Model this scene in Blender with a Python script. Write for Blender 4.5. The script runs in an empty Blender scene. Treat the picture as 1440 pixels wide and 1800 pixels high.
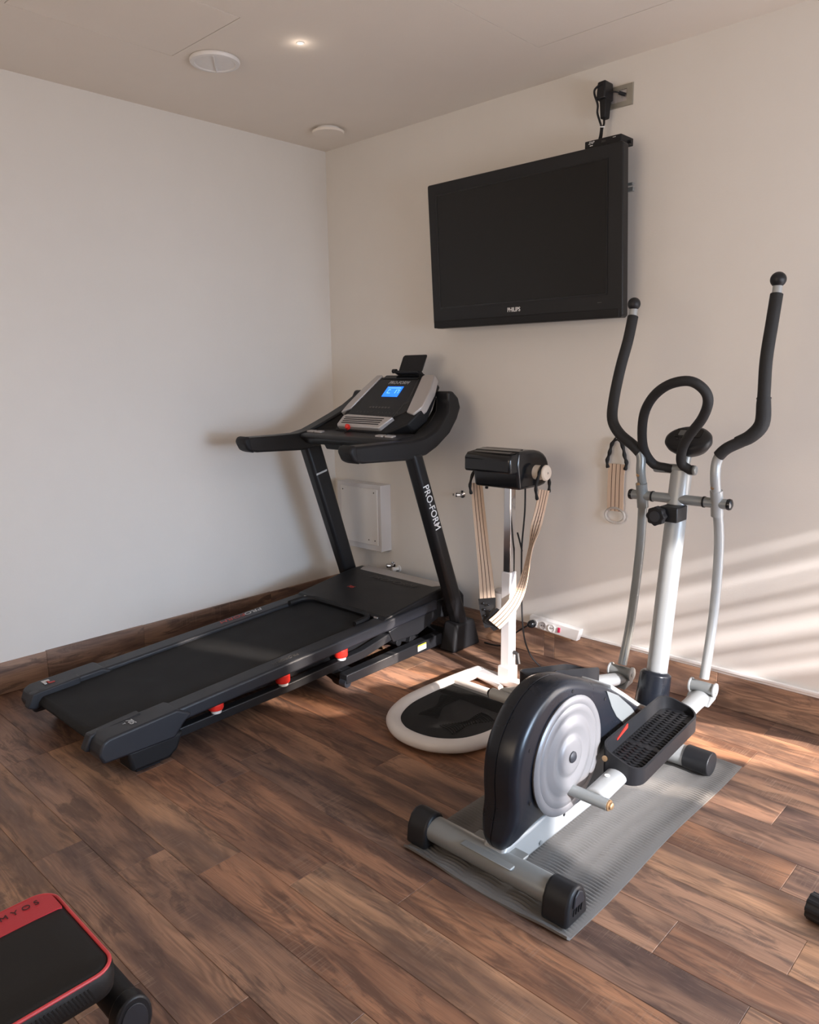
import bpy, bmesh, math, random
from mathutils import Vector, Matrix
random.seed(7)
C = bpy.context.scene.collection
SC = bpy.context.scene

# ------------------------------------------------------------------ camera
def cam_axes(yaw, pitch, roll):
    f = Vector((-math.sin(yaw)*math.cos(pitch), math.cos(yaw)*math.cos(pitch), -math.sin(pitch)))
    r = Vector((math.cos(yaw), math.sin(yaw), 0)); u = r.cross(f)
    r2 = math.cos(roll)*r + math.sin(roll)*u; u2 = -math.sin(roll)*r + math.cos(roll)*u
    return r2, u2, f
r_, u_, f_ = cam_axes(.760281, .183682, -.0127984)
cd = bpy.data.cameras.new('camera'); cam = bpy.data.objects.new('camera', cd); C.objects.link(cam)
cd.sensor_fit = 'HORIZONTAL'; cd.sensor_width = 36.0; cd.lens = 1337.43/1440*36.0
cd.clip_start = .05
m = Matrix.Identity(4)
for i in range(3):
    m[i][0], m[i][1], m[i][2] = r_[i], u_[i], -f_[i]
m.translation = Vector((3.53771, -3.05991, 1.4)); cam.matrix_world = m
SC.camera = cam

# ------------------------------------------------------------------ world, sun, window and fill light, exposure
w = bpy.data.worlds.new('sky'); SC.world = w; w.use_nodes = True
bg = w.node_tree.nodes['Background']; bg.inputs[0].default_value = (.62, .74, 1.0, 1); bg.inputs[1].default_value = 1.2
def sun(name, d, strength, angle, col):
    l = bpy.data.lights.new(name, 'SUN'); l.energy = strength; l.angle = math.radians(angle); l.color = col
    o = bpy.data.objects.new(name, l); C.objects.link(o)
    o.rotation_euler = Vector(d).to_track_quat('-Z', 'Y').to_euler(); o.location = (8, 2, 4); return o
def area(name, loc, d, sx, sy, power, col):
    l = bpy.data.lights.new(name, 'AREA'); l.shape = 'RECTANGLE'; l.size = sx; l.size_y = sy; l.energy = power; l.color = col
    o = bpy.data.objects.new(name, l); C.objects.link(o)
    o.rotation_euler = Vector(d).to_track_quat('-Z', 'Z').to_euler(); o.location = loc; return o
sun('sun', (-1, -.28, -.43), 18.0, 1.4, (1, .84, .70))
sun('sun_reflection', (-1, .25, -.43), 8.0, 1.2, (1, .95, .95))     # sun thrown back by the glazing outside
area('daylight_low_sky', (4.84, -1.45, .95), (-1, .03, -.20), .5, 1.2, 8.6, (.50, .72, 1)).data.spread = math.radians(62)
area('daylight_side_window', (4.83, -1.45, 1.2), (-1, .06, -.10), .9, 1.2, 21, (.86, .90, 1))
area('back_wall_fill', (4.78, -.62, 1.4), (-1, -.05, -.25), .65, 1.0, 15, (.84, .91, 1))  # added fill lamp that lifts the lower right of the back wall
area('daylight_back_door', (3.9, -.01, .75), (-.25, -1, -.45), .9, 1.2, 24, (1, .88, .80))
area('warm_rear_fill', (2.0, -4.95, 1.6), (-.05, 1, 0), 2.4, 1.4, 12.5, (1, .80, .60)).data.spread = math.radians(105)  # added warm fill lamp, the wall behind the camera has no window
SC.view_settings.view_transform = 'Standard'; SC.view_settings.look = 'None'
SC.view_settings.exposure = 0.26; SC.view_settings.gamma = 1.0
SC.view_settings.use_curve_mapping = False

# ------------------------------------------------------------------ materials
def new_mat(name):
    mt = bpy.data.materials.new(name); mt.use_nodes = True
    nt = mt.node_tree; return mt, nt, nt.nodes['Principled BSDF']
def mat(name, col, rough=.5, metal=0., bump=0., bscale=200., spec=.5, var=0., coat=0., emit=None):
    mt, nt, b = new_mat(name)
    b.inputs['Base Color'].default_value = (*col, 1); b.inputs['Roughness'].default_value = rough
    b.inputs['Metallic'].default_value = metal; b.inputs['Specular IOR Level'].default_value = spec
    b.inputs['Coat Weight'].default_value = coat; b.inputs['Coat Roughness'].default_value = .12
    if emit:
        b.inputs['Emission Color'].default_value = (*emit[0], 1); b.inputs['Emission Strength'].default_value = emit[1]
    tc = nt.nodes.new('ShaderNodeTexCoord'); nz = nt.nodes.new('ShaderNodeTexNoise')
    nt.links.new(tc.outputs['Object'], nz.inputs['Vector']); nz.inputs['Scale'].default_value = bscale
    nz.inputs['Detail'].default_value = 3
    if bump:
        bp = nt.nodes.new('ShaderNodeBump'); bp.inputs['Strength'].default_value = bump; bp.inputs['Distance'].default_value = .002
        nt.links.new(nz.outputs['Fac'], bp.inputs['Height']); nt.links.new(bp.outputs['Normal'], b.inputs['Normal'])
    n2 = nt.nodes.new('ShaderNodeTexNoise'); n2.inputs['Scale'].default_value = 7; n2.inputs['Detail'].default_value = 5
    nt.links.new(tc.outputs['Object'], n2.inputs['Vector'])
    mr = nt.nodes.new('ShaderNodeMapRange'); mr.inputs['To Min'].default_value = max(.02, rough-.06-var*.3); mr.inputs['To Max'].default_value = min(1, rough+.06+var*.3)
    nt.links.new(n2.outputs['Fac'], mr.inputs['Value']); nt.links.new(mr.outputs['Result'], b.inputs['Roughness'])
    if var:
        mx = nt.nodes.new('ShaderNodeMix'); mx.data_type = 'RGBA'
        mx.inputs[6].default_value = (*[c*(1-var) for c in col], 1); mx.inputs[7].default_value = (*[min(1, c*(1+var)) for c in col], 1)
        nt.links.new(n2.outputs['Fac'], mx.inputs[0]); nt.links.new(mx.outputs[2], b.inputs['Base Color'])
    return mt

def math_node(nt, op, a=None, b=None, va=0., vb=0., clamp=False):
    n = nt.nodes.new('ShaderNodeMath'); n.operation = op; n.use_clamp = clamp
    n.inputs[0].default_value = va; n.inputs[1].default_value = vb
    if a is not None: nt.links.new(a, n.inputs[0])
    if b is not None: nt.links.new(b, n.inputs[1])
    return n.outputs[0]
def mix(nt, fac, a, b):
    n = nt.nodes.new('ShaderNodeMix'); n.data_type = 'RGBA'
    if hasattr(fac, 'links'): nt.links.new(fac, n.inputs[0])
    else: n.inputs[0].default_value = fac
    for i, v in ((6, a), (7, b)):
        if hasattr(v, 'links'): nt.links.new(v, n.inputs[i])
        else: n.inputs[i].default_value = (*v, 1)
    return n.outputs[2]

TONES = [(.27, .138, .086), (.19, .106, .075), (.33, .185, .112), (.22, .128, .092), (.30, .152, .090), (.165, .098, .074), (.26, .15, .103), (.35, .20, .125)]
def wood_mat():
    mt, nt, b = new_mat('distressed oak laminate'); N = nt.nodes; L = nt.links
    tc = N.new('ShaderNodeTexCoord'); oi = N.new('ShaderNodeObjectInfo')
    off = N.new('ShaderNodeCombineXYZ')
    L.new(math_node(nt, 'MULTIPLY', oi.outputs['Random'], None, 0, 37.), off.inputs[0])
    L.new(math_node(nt, 'MULTIPLY', oi.outputs['Random'], None, 0, 91.), off.inputs[1])
    L.new(math_node(nt, 'MULTIPLY', oi.outputs['Random'], None, 0, 13.), off.inputs[2])
    add = N.new('ShaderNodeVectorMath'); add.operation = 'ADD'; L.new(tc.outputs['Object'], add.inputs[0]); L.new(off.outputs[0], add.inputs[1])
    def noise(sc, scale=1., detail=4., rough=.55, dist=0.):
        mp = N.new('ShaderNodeMapping'); mp.inputs['Scale'].default_value = sc; L.new(add.outputs[0], mp.inputs[0])
        n = N.new('ShaderNodeTexNoise'); n.inputs['Scale'].default_value = scale; n.inputs['Detail'].default_value = detail
        n.inputs['Roughness'].default_value = rough; n.inputs['Distortion'].default_value = dist
        L.new(mp.outputs[0], n.inputs['Vector']); return n.outputs['Fac']
    def rng(v, a, bb, c=0., d=1.):
        r = N.new('ShaderNodeMapRange'); r.interpolation_type = 'SMOOTHSTEP'
        for i, x in zip((1, 2, 3, 4), (a, bb, c, d)): r.inputs[i].default_value = x
        L.new(v, r.inputs[0]); return r.outputs[0]
    broad = noise((1.6, 9, 9), 1.2, 4)             # long stains
    blot = noise((3, 16, 16), 1.3, 6, .65, .8)
    # cathedral rings
    sx = N.new('ShaderNodeSeparateXYZ'); L.new(add.outputs[0], sx.inputs[0])
    warp = noise((1.3, 7.5, 7.5), 1., 2.2, .5, .4)
    ring = math_node(nt, 'SINE', math_node(nt, 'MULTIPLY', warp, None, 0, 110.))
    ring = math_node(nt, 'MULTIPLY_ADD', ring, None, 0, .5); ring.node.inputs[2].default_value = .5
    fib = noise((7, 420, 420), 1., 3, .6)
    fib2 = noise((14, 160, 160), 1., 3, .6)
    saw = noise((330, 5, 5), 1., 3, .6)
    sawm = rng(noise((4, 9, 9), 1., 2), .52, .66)
    ringm = rng(noise((1.4, 6, 6), 1.1, 2), .44, .60)
    base = oi.outputs['Color']
    def scaled(c, s):
        v = N.new('ShaderNodeVectorMath'); v.operation = 'MULTIPLY'; L.new(c, v.inputs[0]); v.inputs[1].default_value = s; return v.outputs[0]
    dark = scaled(base, (.50, .50, .56)); light = scaled(base, (1.55, 1.50, 1.36))
    col = mix(nt, rng(broad, .32, .66), dark, light)
    col = mix(nt, math_node(nt, 'MULTIPLY', rng(blot, .48, .62), None, 0, .72), col, scaled(base, (.33, .35, .41)))
    rm = math_node(nt, 'MULTIPLY', math_node(nt, 'MULTIPLY', ring, ringm), None, 0, .50)
    col = mix(nt, rm, col, scaled(base, (.36, .34, .36)))
    col = mix(nt, math_node(nt, 'MULTIPLY', rng(fib, .45, .68), None, 0, .38), col, scaled(base, (.48, .45, .45)))
    col = mix(nt, math_node(nt, 'MULTIPLY', rng(fib2, .52, .7), None, 0, .22), col, (.32, .22, .15))
    sm = math_node(nt, 'MULTIPLY', math_node(nt, 'MULTIPLY', rng(saw, .52, .66), sawm), None, 0, .42)
    col = mix(nt, sm, col, (.34, .23, .17))
    L.new(col, b.inputs['Base Color'])
    L.new(rng(blot, .3, .7, .40, .58), b.inputs['Roughness'])
    hgt = math_node(nt, 'ADD', math_node(nt, 'MULTIPLY', fib, None, 0, .5), math_node(nt, 'MULTIPLY', rm, None, 0, -1.))
    bp = N.new('ShaderNodeBump'); bp.inputs['Strength'].default_value = .25; bp.inputs['Distance'].default_value = .0012
    L.new(hgt, bp.inputs['Height']); L.new(bp.outputs[0], b.inputs['Normal'])
    b.inputs['Specular IOR Level'].default_value = .45
    return mt
WOOD = wood_mat()
WALL = mat('painted plaster wall', (.78, .745, .70), .85, bump=.25, bscale=160, var=.02, spec=.2)
CEIL = mat('painted ceiling', (.85, .78, .70), .9, bump=.15, bscale=160, var=.02, spec=.2)
SUB = mat('screed under laminate', (.35, .25, .18), .9)
BLK = mat('satin black plastic', (.0125, .013, .015), .40, bump=.15, bscale=900, var=.1, spec=.36)
BLKM = mat('matte black plastic', (.0095, .0095, .011), .55, bump=.2, bscale=900, var=.1, spec=.32)
DGREY = mat('dark grey moulded plastic', (.017, .019, .025), .44, bump=.3, bscale=1200, var=.1)
BELT = mat('running belt rubber', (.013, .0135, .015), .72, bump=.5, bscale=1500, var=.15, spec=.3)
GLOSS = mat('gloss black plastic', (.008, .009, .011), .16, var=.1, spec=.5)
SHR = mat('black shroud plastic', (.009, .011, .016), .28, var=.15, coat=.0, spec=.4)
SCRN = mat('dark screen glass', (.012, .012, .012), .22, spec=.35)
SILV = mat('silver painted plastic', (.50, .47, .46), .35, metal=.35, bump=.1, bscale=1500)
SILD = mat('silver flywheel cover', (.215, .21, .215), .36, metal=.25, var=.03)
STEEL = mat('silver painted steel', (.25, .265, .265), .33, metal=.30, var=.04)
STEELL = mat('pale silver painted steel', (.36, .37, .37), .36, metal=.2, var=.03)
CHROME = mat('chrome', (.62, .62, .64), .10, metal=1.)
WHT = mat('white painted steel', (.68, .66, .66), .35, var=.03)
WPL = mat('white plastic', (.80, .78, .76), .4, var=.03)
BRASS = mat('rusty zinc bolt', (.42, .28, .16), .4, metal=.8, var=.3)
RED = mat('red rubber cushion', (.75, .03, .02), .42)
REDV = mat('red vinyl', (.50, .030, .045), .45, bump=.3, bscale=700)
REDP = mat('red piping', (.60, .06, .07), .4)
VINYL = mat('black vinyl', (.008, .0075, .0075), .55, bump=.15, bscale=900, spec=.35)
FOAM = mat('black foam grip', (.009, .009, .010), .60, bump=.6, bscale=900)
WEB = mat('beige elastic webbing', (.62, .46, .34), .8, bump=.6, bscale=700, var=.05)
WEBS = mat('dark webbing stripe', (.06, .03, .03), .8)
BLUE = mat('lit blue display', (.02, .20, .9), .3, emit=((.02, .22, 1.0), .9))
CYAN = mat('lit pale display digits', (.3, .6, .9), .3, emit=((.25, .62, 1.0), 1.0))
TXT = mat('pale printed lettering', (.55, .55, .55), .5)
TXTD = mat('dim printed lettering', (.075, .07, .066), .5)
TXTR = mat('red printed lettering', (.45, .05, .04), .5)
TXTW = mat('white printed lettering', (.85, .85, .85), .5)
TXTK = mat('dark printed lettering', (.05, .008, .01), .6)
YEL = mat('yellow label', (.75, .70, .05), .5)
LBL = mat('off white label', (.75, .75, .68), .5)
MATG = mat('grey ribbed foam mat', (.165, .157, .148), .8, bump=.5, bscale=500, var=.08)
PLT = mat('pewter switch plate', (.36, .34, .29), .35, metal=.5)
CLEAR = mat('milky clear plastic', (.85, .82, .78), .18, spec=.6)
CLEAR.node_tree.nodes['Principled BSDF'].inputs['Transmission Weight'].default_value = .6
LAMP = mat('lit spot lens', (1, .9, .8), .3, emit=((1, .86, .74), 6))
REDSW = mat('red rocker switch', (.5, .02, .08), .3, emit=((.5, .01, .05), .15))

# ------------------------------------------------------------------ helpers
def wloc(o):
    v = Vector((0, 0, 0))
    while o: v = v + o.location; o = o.parent
    return v
def tag(o, label=None, cat=None, group=None, kind=None):
    if label: o['label'] = label
    if cat: o['category'] = cat
    if group: o['group'] = group
    if kind: o['kind'] = kind
    return o
def obj(name, bm, mt, parent=None, bevel=0., seg=2, loc=None, angle=38, label=None, kind=None):
    bmesh.ops.recalc_face_normals(bm, faces=bm.faces)
    me = bpy.data.meshes.new(name)
    base = wloc(parent) if parent else Vector(loc if loc else (0, 0, 0))
    bmesh.ops.translate(bm, verts=bm.verts, vec=-base); bm.to_mesh(me); bm.free()
    me.materials.append(mt)
    for p in me.polygons: p.use_smooth = True
    me.set_sharp_from_angle(angle=math.radians(angle))
    o = bpy.data.objects.new(name, me); C.objects.link(o)
    if parent: o.parent = parent
    else: o.location = base
    if bevel:
        md = o.modifiers.new('bevel', 'BEVEL'); md.width = bevel; md.segments = seg; md.limit_method = 'ANGLE'; md.angle_limit = math.radians(40)
        md.harden_normals = False
    tag(o, label=label, kind=kind)
    return o
def thing(name, loc, label, cat, group=None):
    o = bpy.data.objects.new(name, None); C.objects.link(o); o.location = loc; o.empty_display_size = .1
    return tag(o, label, cat, group)
def BM(): return bmesh.new()
def box(bm, x0, x1, y0, y1, z0, z1):
    v = [bm.verts.new(p) for p in ((x0,y0,z0),(x1,y0,z0),(x1,y1,z0),(x0,y1,z0),(x0,y0,z1),(x1,y0,z1),(x1,y1,z1),(x0,y1,z1))]
    for f in ((0,3,2,1),(4,5,6,7),(0,1,5,4),(1,2,6,5),(2,3,7,6),(3,0,4,7)): bm.faces.new([v[i] for i in f])
    return bm
def hexa(bm, pts):   # 8 points: bottom 4, top 4
    v = [bm.verts.new(p) for p in pts]
    for f in ((0,3,2,1),(4,5,6,7),(0,1,5,4),(1,2,6,5),(2,3,7,6),(3,0,4,7)): bm.faces.new([v[i] for i in f])
    return bm
def prism(bm, poly, axis, c0, c1, fn=None):
    def P(a, b, c):
        if fn: return fn(a, b, c)
        return (c, a, b) if axis == 'x' else ((a, c, b) if axis == 'y' else (a, b, c))
    A = [bm.verts.new(P(a, b, c0)) for a, b in poly]; B = [bm.verts.new(P(a, b, c1)) for a, b in poly]
    n = len(poly); bm.faces.new(A[::-1]); bm.faces.new(B)
    for i in range(n): bm.faces.new((A[i], A[(i+1) % n], B[(i+1) % n], B[i]))
    return bm
def smooth_path(pts, n=6, closed=False):
    P = [Vector(p) for p in pts]; out = []; m = len(P)
    rngN = m if closed else m-1
    for i in range(rngN):
        p0 = P[(i-1) % m] if closed or i > 0 else P[0]; p1 = P[i]; p2 = P[(i+1) % m]
        p3 = P[(i+2) % m] if closed or i+2 < m else P[-1]
        for k in range(n):
            t = k/n
            out.append(.5*((2*p1)+(-p0+p2)*t+(2*p0-5*p1+4*p2-p3)*t*t+(-p0+3*p1-3*p2+p3)*t**3))
    if not closed: out.append(P[-1])
    return out
def tube(bm, pts, r, n=16, ry=None, up=None, closed=False, smooth=0, caps=True, radii=None):
    P = smooth_path(pts, smooth, closed) if smooth else [Vector(p) for p in pts]
    m = len(P); rings = []; prev = Vector(up) if up else None
    for i, p in enumerate(P):
        t = (P[(i+1) % m]-P[i-1]) if closed else (P[min(i+1, m-1)]-P[max(i-1, 0)])
        t.normalize()
        if prev is None: prev = Vector((0, 0, 1)) if abs(t.z) < .9 else Vector((1, 0, 0))
        a = prev-t*prev.dot(t); a.normalize()
        if not up: prev = a
        b = t.cross(a); rr = r if radii is None else radii(i/(m-1 if m > 1 else 1))
        rb = ry if ry else rr
        rings.append([bm.verts.new(p+a*rb*math.cos(2*math.pi*k/n)+b*rr*math.sin(2*math.pi*k/n)) for k in range(n)])
    for i in range(m if closed else m-1):
        A, B = rings[i], rings[(i+1) % m]
        for k in range(n): bm.faces.new((A[k], A[(k+1) % n], B[(k+1) % n], B[k]))
    if caps and not closed: bm.faces.new(rings[0][::-1]); bm.faces.new(rings[-1])
    return bm
def rectsweep(bm, pts, wx, wt, side=(1, 0, 0)):   # rectangular section; wx along side axis
    P = [Vector(p) for p in pts]; m = len(P); s = Vector(side); rings = []
    for i, p in enumerate(P):
        t = (P[min(i+1, m-1)]-P[max(i-1, 0)]).normalized(); n = t.cross(s).normalized(); ss = n.cross(t).normalized()
        rings.append([bm.verts.new(p+ss*a*wx/2+n*b*wt/2) for a, b in ((-1,-1),(1,-1),(1,1),(-1,1))])
    for i in range(m-1):
        for k in range(4): bm.faces.new((rings[i][k], rings[i][(k+1) % 4], rings[i+1][(k+1) % 4], rings[i+1][k]))
    bm.faces.new(rings[0][::-1]); bm.faces.new(rings[-1]); return bm
def lathe(bm, prof, o, axis=(0, 0, 1), n=32):
    ax = Vector(axis).normalized(); a = Vector((1, 0, 0)) if abs(ax.x) < .9 else Vector((0, 1, 0))
    a = (a-ax*a.dot(ax)).normalized(); b = ax.cross(a); o = Vector(o); rings = []
    for r, h in prof:
        rings.append([bm.verts.new(o+ax*h+(a*math.cos(2*math.pi*k/n)+b*math.sin(2*math.pi*k/n))*max(r, 1e-5)) for k in range(n)])
    for i in range(len(prof)-1):
        for k in range(n): bm.faces.new((rings[i][k], rings[i][(k+1) % n], rings[i+1][(k+1) % n], rings[i+1][k]))
    bm.faces.new(rings[0][::-1]); bm.faces.new(rings[-1]); bmesh.ops.remove_doubles(bm, verts=bm.verts, dist=2e-5); return bm
def ball(bm, o, r, n=20):
    return lathe(bm, [(r*math.sin(math.pi*i/12), -r*math.cos(math.pi*i/12)) for i in range(13)], o, (0, 0, 1), n)
def cyl(bm, a, b, r, n=24):
    a, b = Vector(a), Vector(b); return lathe(bm, [(r, 0), (r, (b-a).length)], a, b-a, n)
def rrect(x0, x1, y0, y1, r, n=5):
    out = []
    for cx, cy, a0 in ((x1-r, y1-r, 0), (x0+r, y1-r, 90), (x0+r, y0+r, 180), (x1-r, y0+r, 270)):
        for k in range(n+1):
            a = math.radians(a0+90*k/n); out.append((cx+r*math.cos(a), cy+r*math.sin(a)))
    return out
def text(body, size, org, xd, yd, mt, parent, name='lettering', ext=.0004, shear=0., sx=1., bold=0.):
    cu = bpy.data.curves.new(name, 'FONT'); cu.body = body; cu.size = size; cu.extrude = ext; cu.shear = shear
    cu.align_x = 'CENTER'; cu.align_y = 'CENTER'; cu.offset = bold; cu.resolution_u = 3
    cu.materials.append(mt); tmp = bpy.data.objects.new(name, cu); me = bpy.data.meshes.new_from_object(tmp); bpy.data.objects.remove(tmp); bpy.data.curves.remove(cu)
    o = bpy.data.objects.new(name, me); C.objects.link(o)
    xd = Vector(xd).normalized(); yd = Vector(yd); yd = (yd-xd*yd.dot(xd)).normalized(); zd = xd.cross(yd)
    mm = Matrix.Identity(4)
    for i in range(3): mm[i][0], mm[i][1], mm[i][2] = xd[i]*sx, yd[i], zd[i]
    mm.translation = Vector(org)-(wloc(parent) if parent else Vector())
    o.parent = parent; o.matrix_local = mm; return o
def ribbon(bm, pts, wdir, width, th, n=8):
    P = smooth_path(pts, n); W = smooth_path(wdir, n); m = len(P); rings = []
    ws = width if isinstance(width, (list, tuple)) else None
    for i, p in enumerate(P):
        t = (P[min(i+1, m-1)]-P[max(i-1, 0)]).normalized(); wv = W[i]-t*W[i].dot(t); wv.normalize(); nn = t.cross(wv)
        if ws:
            q = i/(m-1)*(len(ws)-1); k = min(int(q), len(ws)-2); wd = ws[k]+(ws[k+1]-ws[k])*(q-k)
        else: wd = width
        rings.append([bm.verts.new(p+wv*a*wd/2+nn*b*th/2) for a, b in ((-1,-1),(1,-1),(1,1),(-1,1))])
    for i in range(m-1):
        for k in range(4): bm.faces.new((rings[i][k], rings[i][(k+1) % 4], rings[i+1][(k+1) % 4], rings[i+1][k]))
    bm.faces.new(rings[0][::-1]); bm.faces.new(rings[-1]); return bm

# ------------------------------------------------------------------ room shell
RX, RY, RZ = 4.8, -5.0, 2.636
wl = obj('wall_left', box(BM(), -.15, 0, RY-.15, .15, -.02, RZ+.15), WALL, kind='structure')
bm = BM()                                             # back wall with a glazed door opening beyond the frame
box(bm, 0, 3.15, 0, .15, -.02, RZ+.15); box(bm, 3.15, 4.65, 0, .15, 2.1, RZ+.15); box(bm, 4.65, RX+.15, 0, .15, -.02, RZ+.15)
wb = obj('wall_back', bm, WALL, kind='structure')
bm = BM()                                             # right wall: blind window y -.18..-1.0, window y -1.0..-1.8
box(bm, RX, RX+.15, RY-.15, -1.95, -.02, RZ+.15); box(bm, RX, RX+.15, -.06, 0, -.02, RZ+.15); box(bm, RX, RX+.15, -.22, -.17, -.02, 2.1)
box(bm, RX, RX+.15, -1.95, -.06, 2.1, RZ+.15); box(bm, RX, RX+.15, -.98, -.22, -.02, .95); box(bm, RX, RX+.15, -1.02, -.98, -.02, 2.1)
obj('wall_right', bm, WALL, kind='structure')
obj('wall_front', box(BM(), 0, RX, RY-.15, RY, -.02, RZ+.15), WALL, kind='structure')
fl = obj('floor', box(BM(), 0, RX, RY, 0, -.06, -.010), SUB, kind='structure')
# ceiling with two flush inspection panels
xs = [0, .603, 1.074, 1.70, 2.90, RX]; ys = [RY, -1.93, -1.305, 0]
ce = BM()
P1 = (.603, 1.074, -1.93, -1.305); P2 = (1.675, 2.95, -1.60, -.335)
def grid_without(bm, X, Y, holes, z0, z1):
    for i in range(len(X)-1):
        for j in range(len(Y)-1):
            cx, cy = (X[i]+X[i+1])/2, (Y[j]+Y[j+1])/2
            if any(h[0] < cx < h[1] and h[2] < cy < h[3] for h in holes): continue
            box(bm, X[i], X[i+1], Y[j], Y[j+1], z0, z1)
grid_without(ce, [0, P1[0], P1[1], P2[0], P2[1], RX], [RY, P1[2], P2[2], P1[3], P2[3], 0], [P1, P2], RZ, RZ+.03)
box(ce, 0, RX, RY, 0, RZ+.03, RZ+.12)
cl = obj('ceiling', ce, CEIL, kind='structure', angle=10)
for p in (P1, P2):
    g = .0034
    obj('access_panel', box(BM(), p[0]+g, p[1]-g, p[2]+g, p[3]-g, RZ-.0004, RZ+.028), CEIL, parent=cl)

# planks of the floor
PW = .1487
known = {0: [2.64], 1: [.95], 3: [1.16, 2.03], 4: [1.62, 2.867], 5: [.98, 2.25], 6: [1.72, 2.988], 7: [.9, 2.2], 8: [1.7, 3.1], 9: [.75, 2.837],
         10: [1.303, 3.069], 11: [1.386, 2.26], 12: [1.111, 1.987], 13: [.70, 1.757, 2.85], 14: [.70, 1.577, 2.451], 15: [1.349, 2.224],
         16: [.8, 2.0], 17: [1.3, 2.5], 18: [.6, 1.8, 3.0]}
def plank_mesh(bm, x0, x1, y0, y1, z0, z1, ch=.0011):
    g = .00035; x0 += g; x1 -= g; y0 += g; y1 -= g
    b = [bm.verts.new(p) for p in ((x0,y0,z0),(x1,y0,z0),(x1,y1,z0),(x0,y1,z0))]
    c = [bm.verts.new(p) for p in ((x0,y0,z1-ch),(x1,y0,z1-ch),(x1,y1,z1-ch),(x0,y1,z1-ch))]
    t = [bm.verts.new(p) for p in ((x0+ch,y0+ch,z1),(x1-ch,y0+ch,z1),(x1-ch,y1-ch,z1),(x0+ch,y1-ch,z1))]
    bm.faces.new(b[::-1]); bm.faces.new(t)
    for A, B in ((b, c), (c, t)):
        for i in range(4): bm.faces.new((A[i], A[(i+1) % 4], B[(i+1) % 4], B[i]))
    return bm
def flat_obj(name, bm, mt, parent, centre):
    bmesh.ops.recalc_face_normals(bm, faces=bm.faces)
    bmesh.ops.translate(bm, verts=bm.verts, vec=-Vector(centre))
    me = bpy.data.meshes.new(name); bm.to_mesh(me); bm.free(); me.materials.append(mt)
    o = bpy.data.objects.new(name, me); C.objects.link(o)
    if parent: o.parent = parent; o.location = Vector(centre)-wloc(parent)
    else: o.location = centre
    return o
for k in range(34):
    y1 = -k*PW; y0 = max(y1-PW, RY)
    s = list(known.get(k, []))
    if not s: s = [random.uniform(.4, 1.2)]
    while s[0] > 1.25: s.insert(0, s[0]-random.choice((1.2, .9, .85)))
    while s[-1] < RX-1.2: s.append(s[-1]+random.choice((1.2, 1.0, 1.2)))
    s = [0.0]+[q for q in s if .1 < q < RX-.1]+[RX]
    for a, b in zip(s[:-1], s[1:]):
        pk = flat_obj('plank', plank_mesh(BM(), a, b, y0, y1, -.009, 0), WOOD, fl, ((a+b)/2, (y0+y1)/2, 0)); pk.color = (*random.choice(TONES), 1)
# baseboards cut from the same planks
def baseboard(name, along, lo, hi, seams, hs):
    root = bpy.data.objects.new(name, None); C.objects.link(root); root['kind'] = 'structure'
    s = [lo]+seams+[hi]
    for i, (a, b) in enumerate(zip(s[:-1], s[1:])):
        L_ = b-a; h = hs[i % len(hs)]
        bm = plank_mesh(BM(), -L_/2, L_/2, -h/2, h/2, -.006, .006, .0015)
        bmesh.ops.recalc_face_normals(bm, faces=bm.faces)
        me = bpy.data.meshes.new('plank'); bm.to_mesh(me); bm.free(); me.materials.append(WOOD)
        o = bpy.data.objects.new('plank', me); C.objects.link(o); o.parent = root; tn = (.25, .165, .13) if along == 'y' else (.38, .235, .165); o.color = (*[q*(.85+.3*((i*7) % 4)/3) for q in tn], 1)  # left tone darkened as in shade, back tone paler as in light
        if along == 'x': o.rotation_euler = (math.pi/2, 0, 0); o.location = ((a+b)/2, -.006, h/2+.0005)
        else: o.rotation_euler = (math.pi/2, 0, math.pi/2); o.location = (.006, (a+b)/2, h/2+.0005)
    return root
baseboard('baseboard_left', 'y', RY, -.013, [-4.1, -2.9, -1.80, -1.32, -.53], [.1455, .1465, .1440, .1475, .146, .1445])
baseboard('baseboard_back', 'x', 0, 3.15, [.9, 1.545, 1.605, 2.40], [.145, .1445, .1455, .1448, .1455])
baseboard('baseboard_front', 'x', 0.0, .01, [], [.145]) if False else None

# glazing beyond the right edge of the frame: back door and the side windows, with added slats that shape the sun
bm = BM()
for x0, x1, z0, z1 in ((3.15, 3.20, 0, 2.1), (4.62, 4.65, 0, 2.1), (3.20, 4.62, 2.04, 2.1), (3.20, 4.62, 0, .04)): box(bm, x0, x1, .03, .09, z0, z1)
dr1 = obj('door_1', bm, WPL, kind='structure')
for k in range(9): obj('sun_cut_slat', box(BM(), 3.20, 4.62, .10, .115, 1.36+k*.082, 1.44+k*.082), WPL, parent=dr1)  # unseen slats added to keep the sun off the left wall
bm = BM()
for y0, y1, z0, z1 in ((-.25, -.22, .95, 2.1), (-.98, -.95, .95, 2.1), (-1.06, -1.02, 0, 2.1), (-1.95, -1.91, 0, 2.1), (-1.91, -1.06, 0, .06), (-1.91, -1.06, 1.85, 2.1), (-.95, -.25, .95, 1.0), (-.95, -.25, 2.05, 2.1)): box(bm, RX+.04, RX+.1, y0, y1, z0, z1)
win = obj('window_1', bm, WPL, kind='structure')
SL = [(1.00, 1.155), (1.205, 1.235), (1.262, 1.31), (1.385, 1.425), (1.455, 1.515), (1.535, 1.56), (1.60, 1.68), (1.70, 2.05)]  # unseen slats, heights set to throw light streaks on the back wall
for a, b in SL:
    obj('slat', box(BM(), RX+.055, RX+.062, -.975, -.235, a, b), WPL, parent=win)

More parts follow.
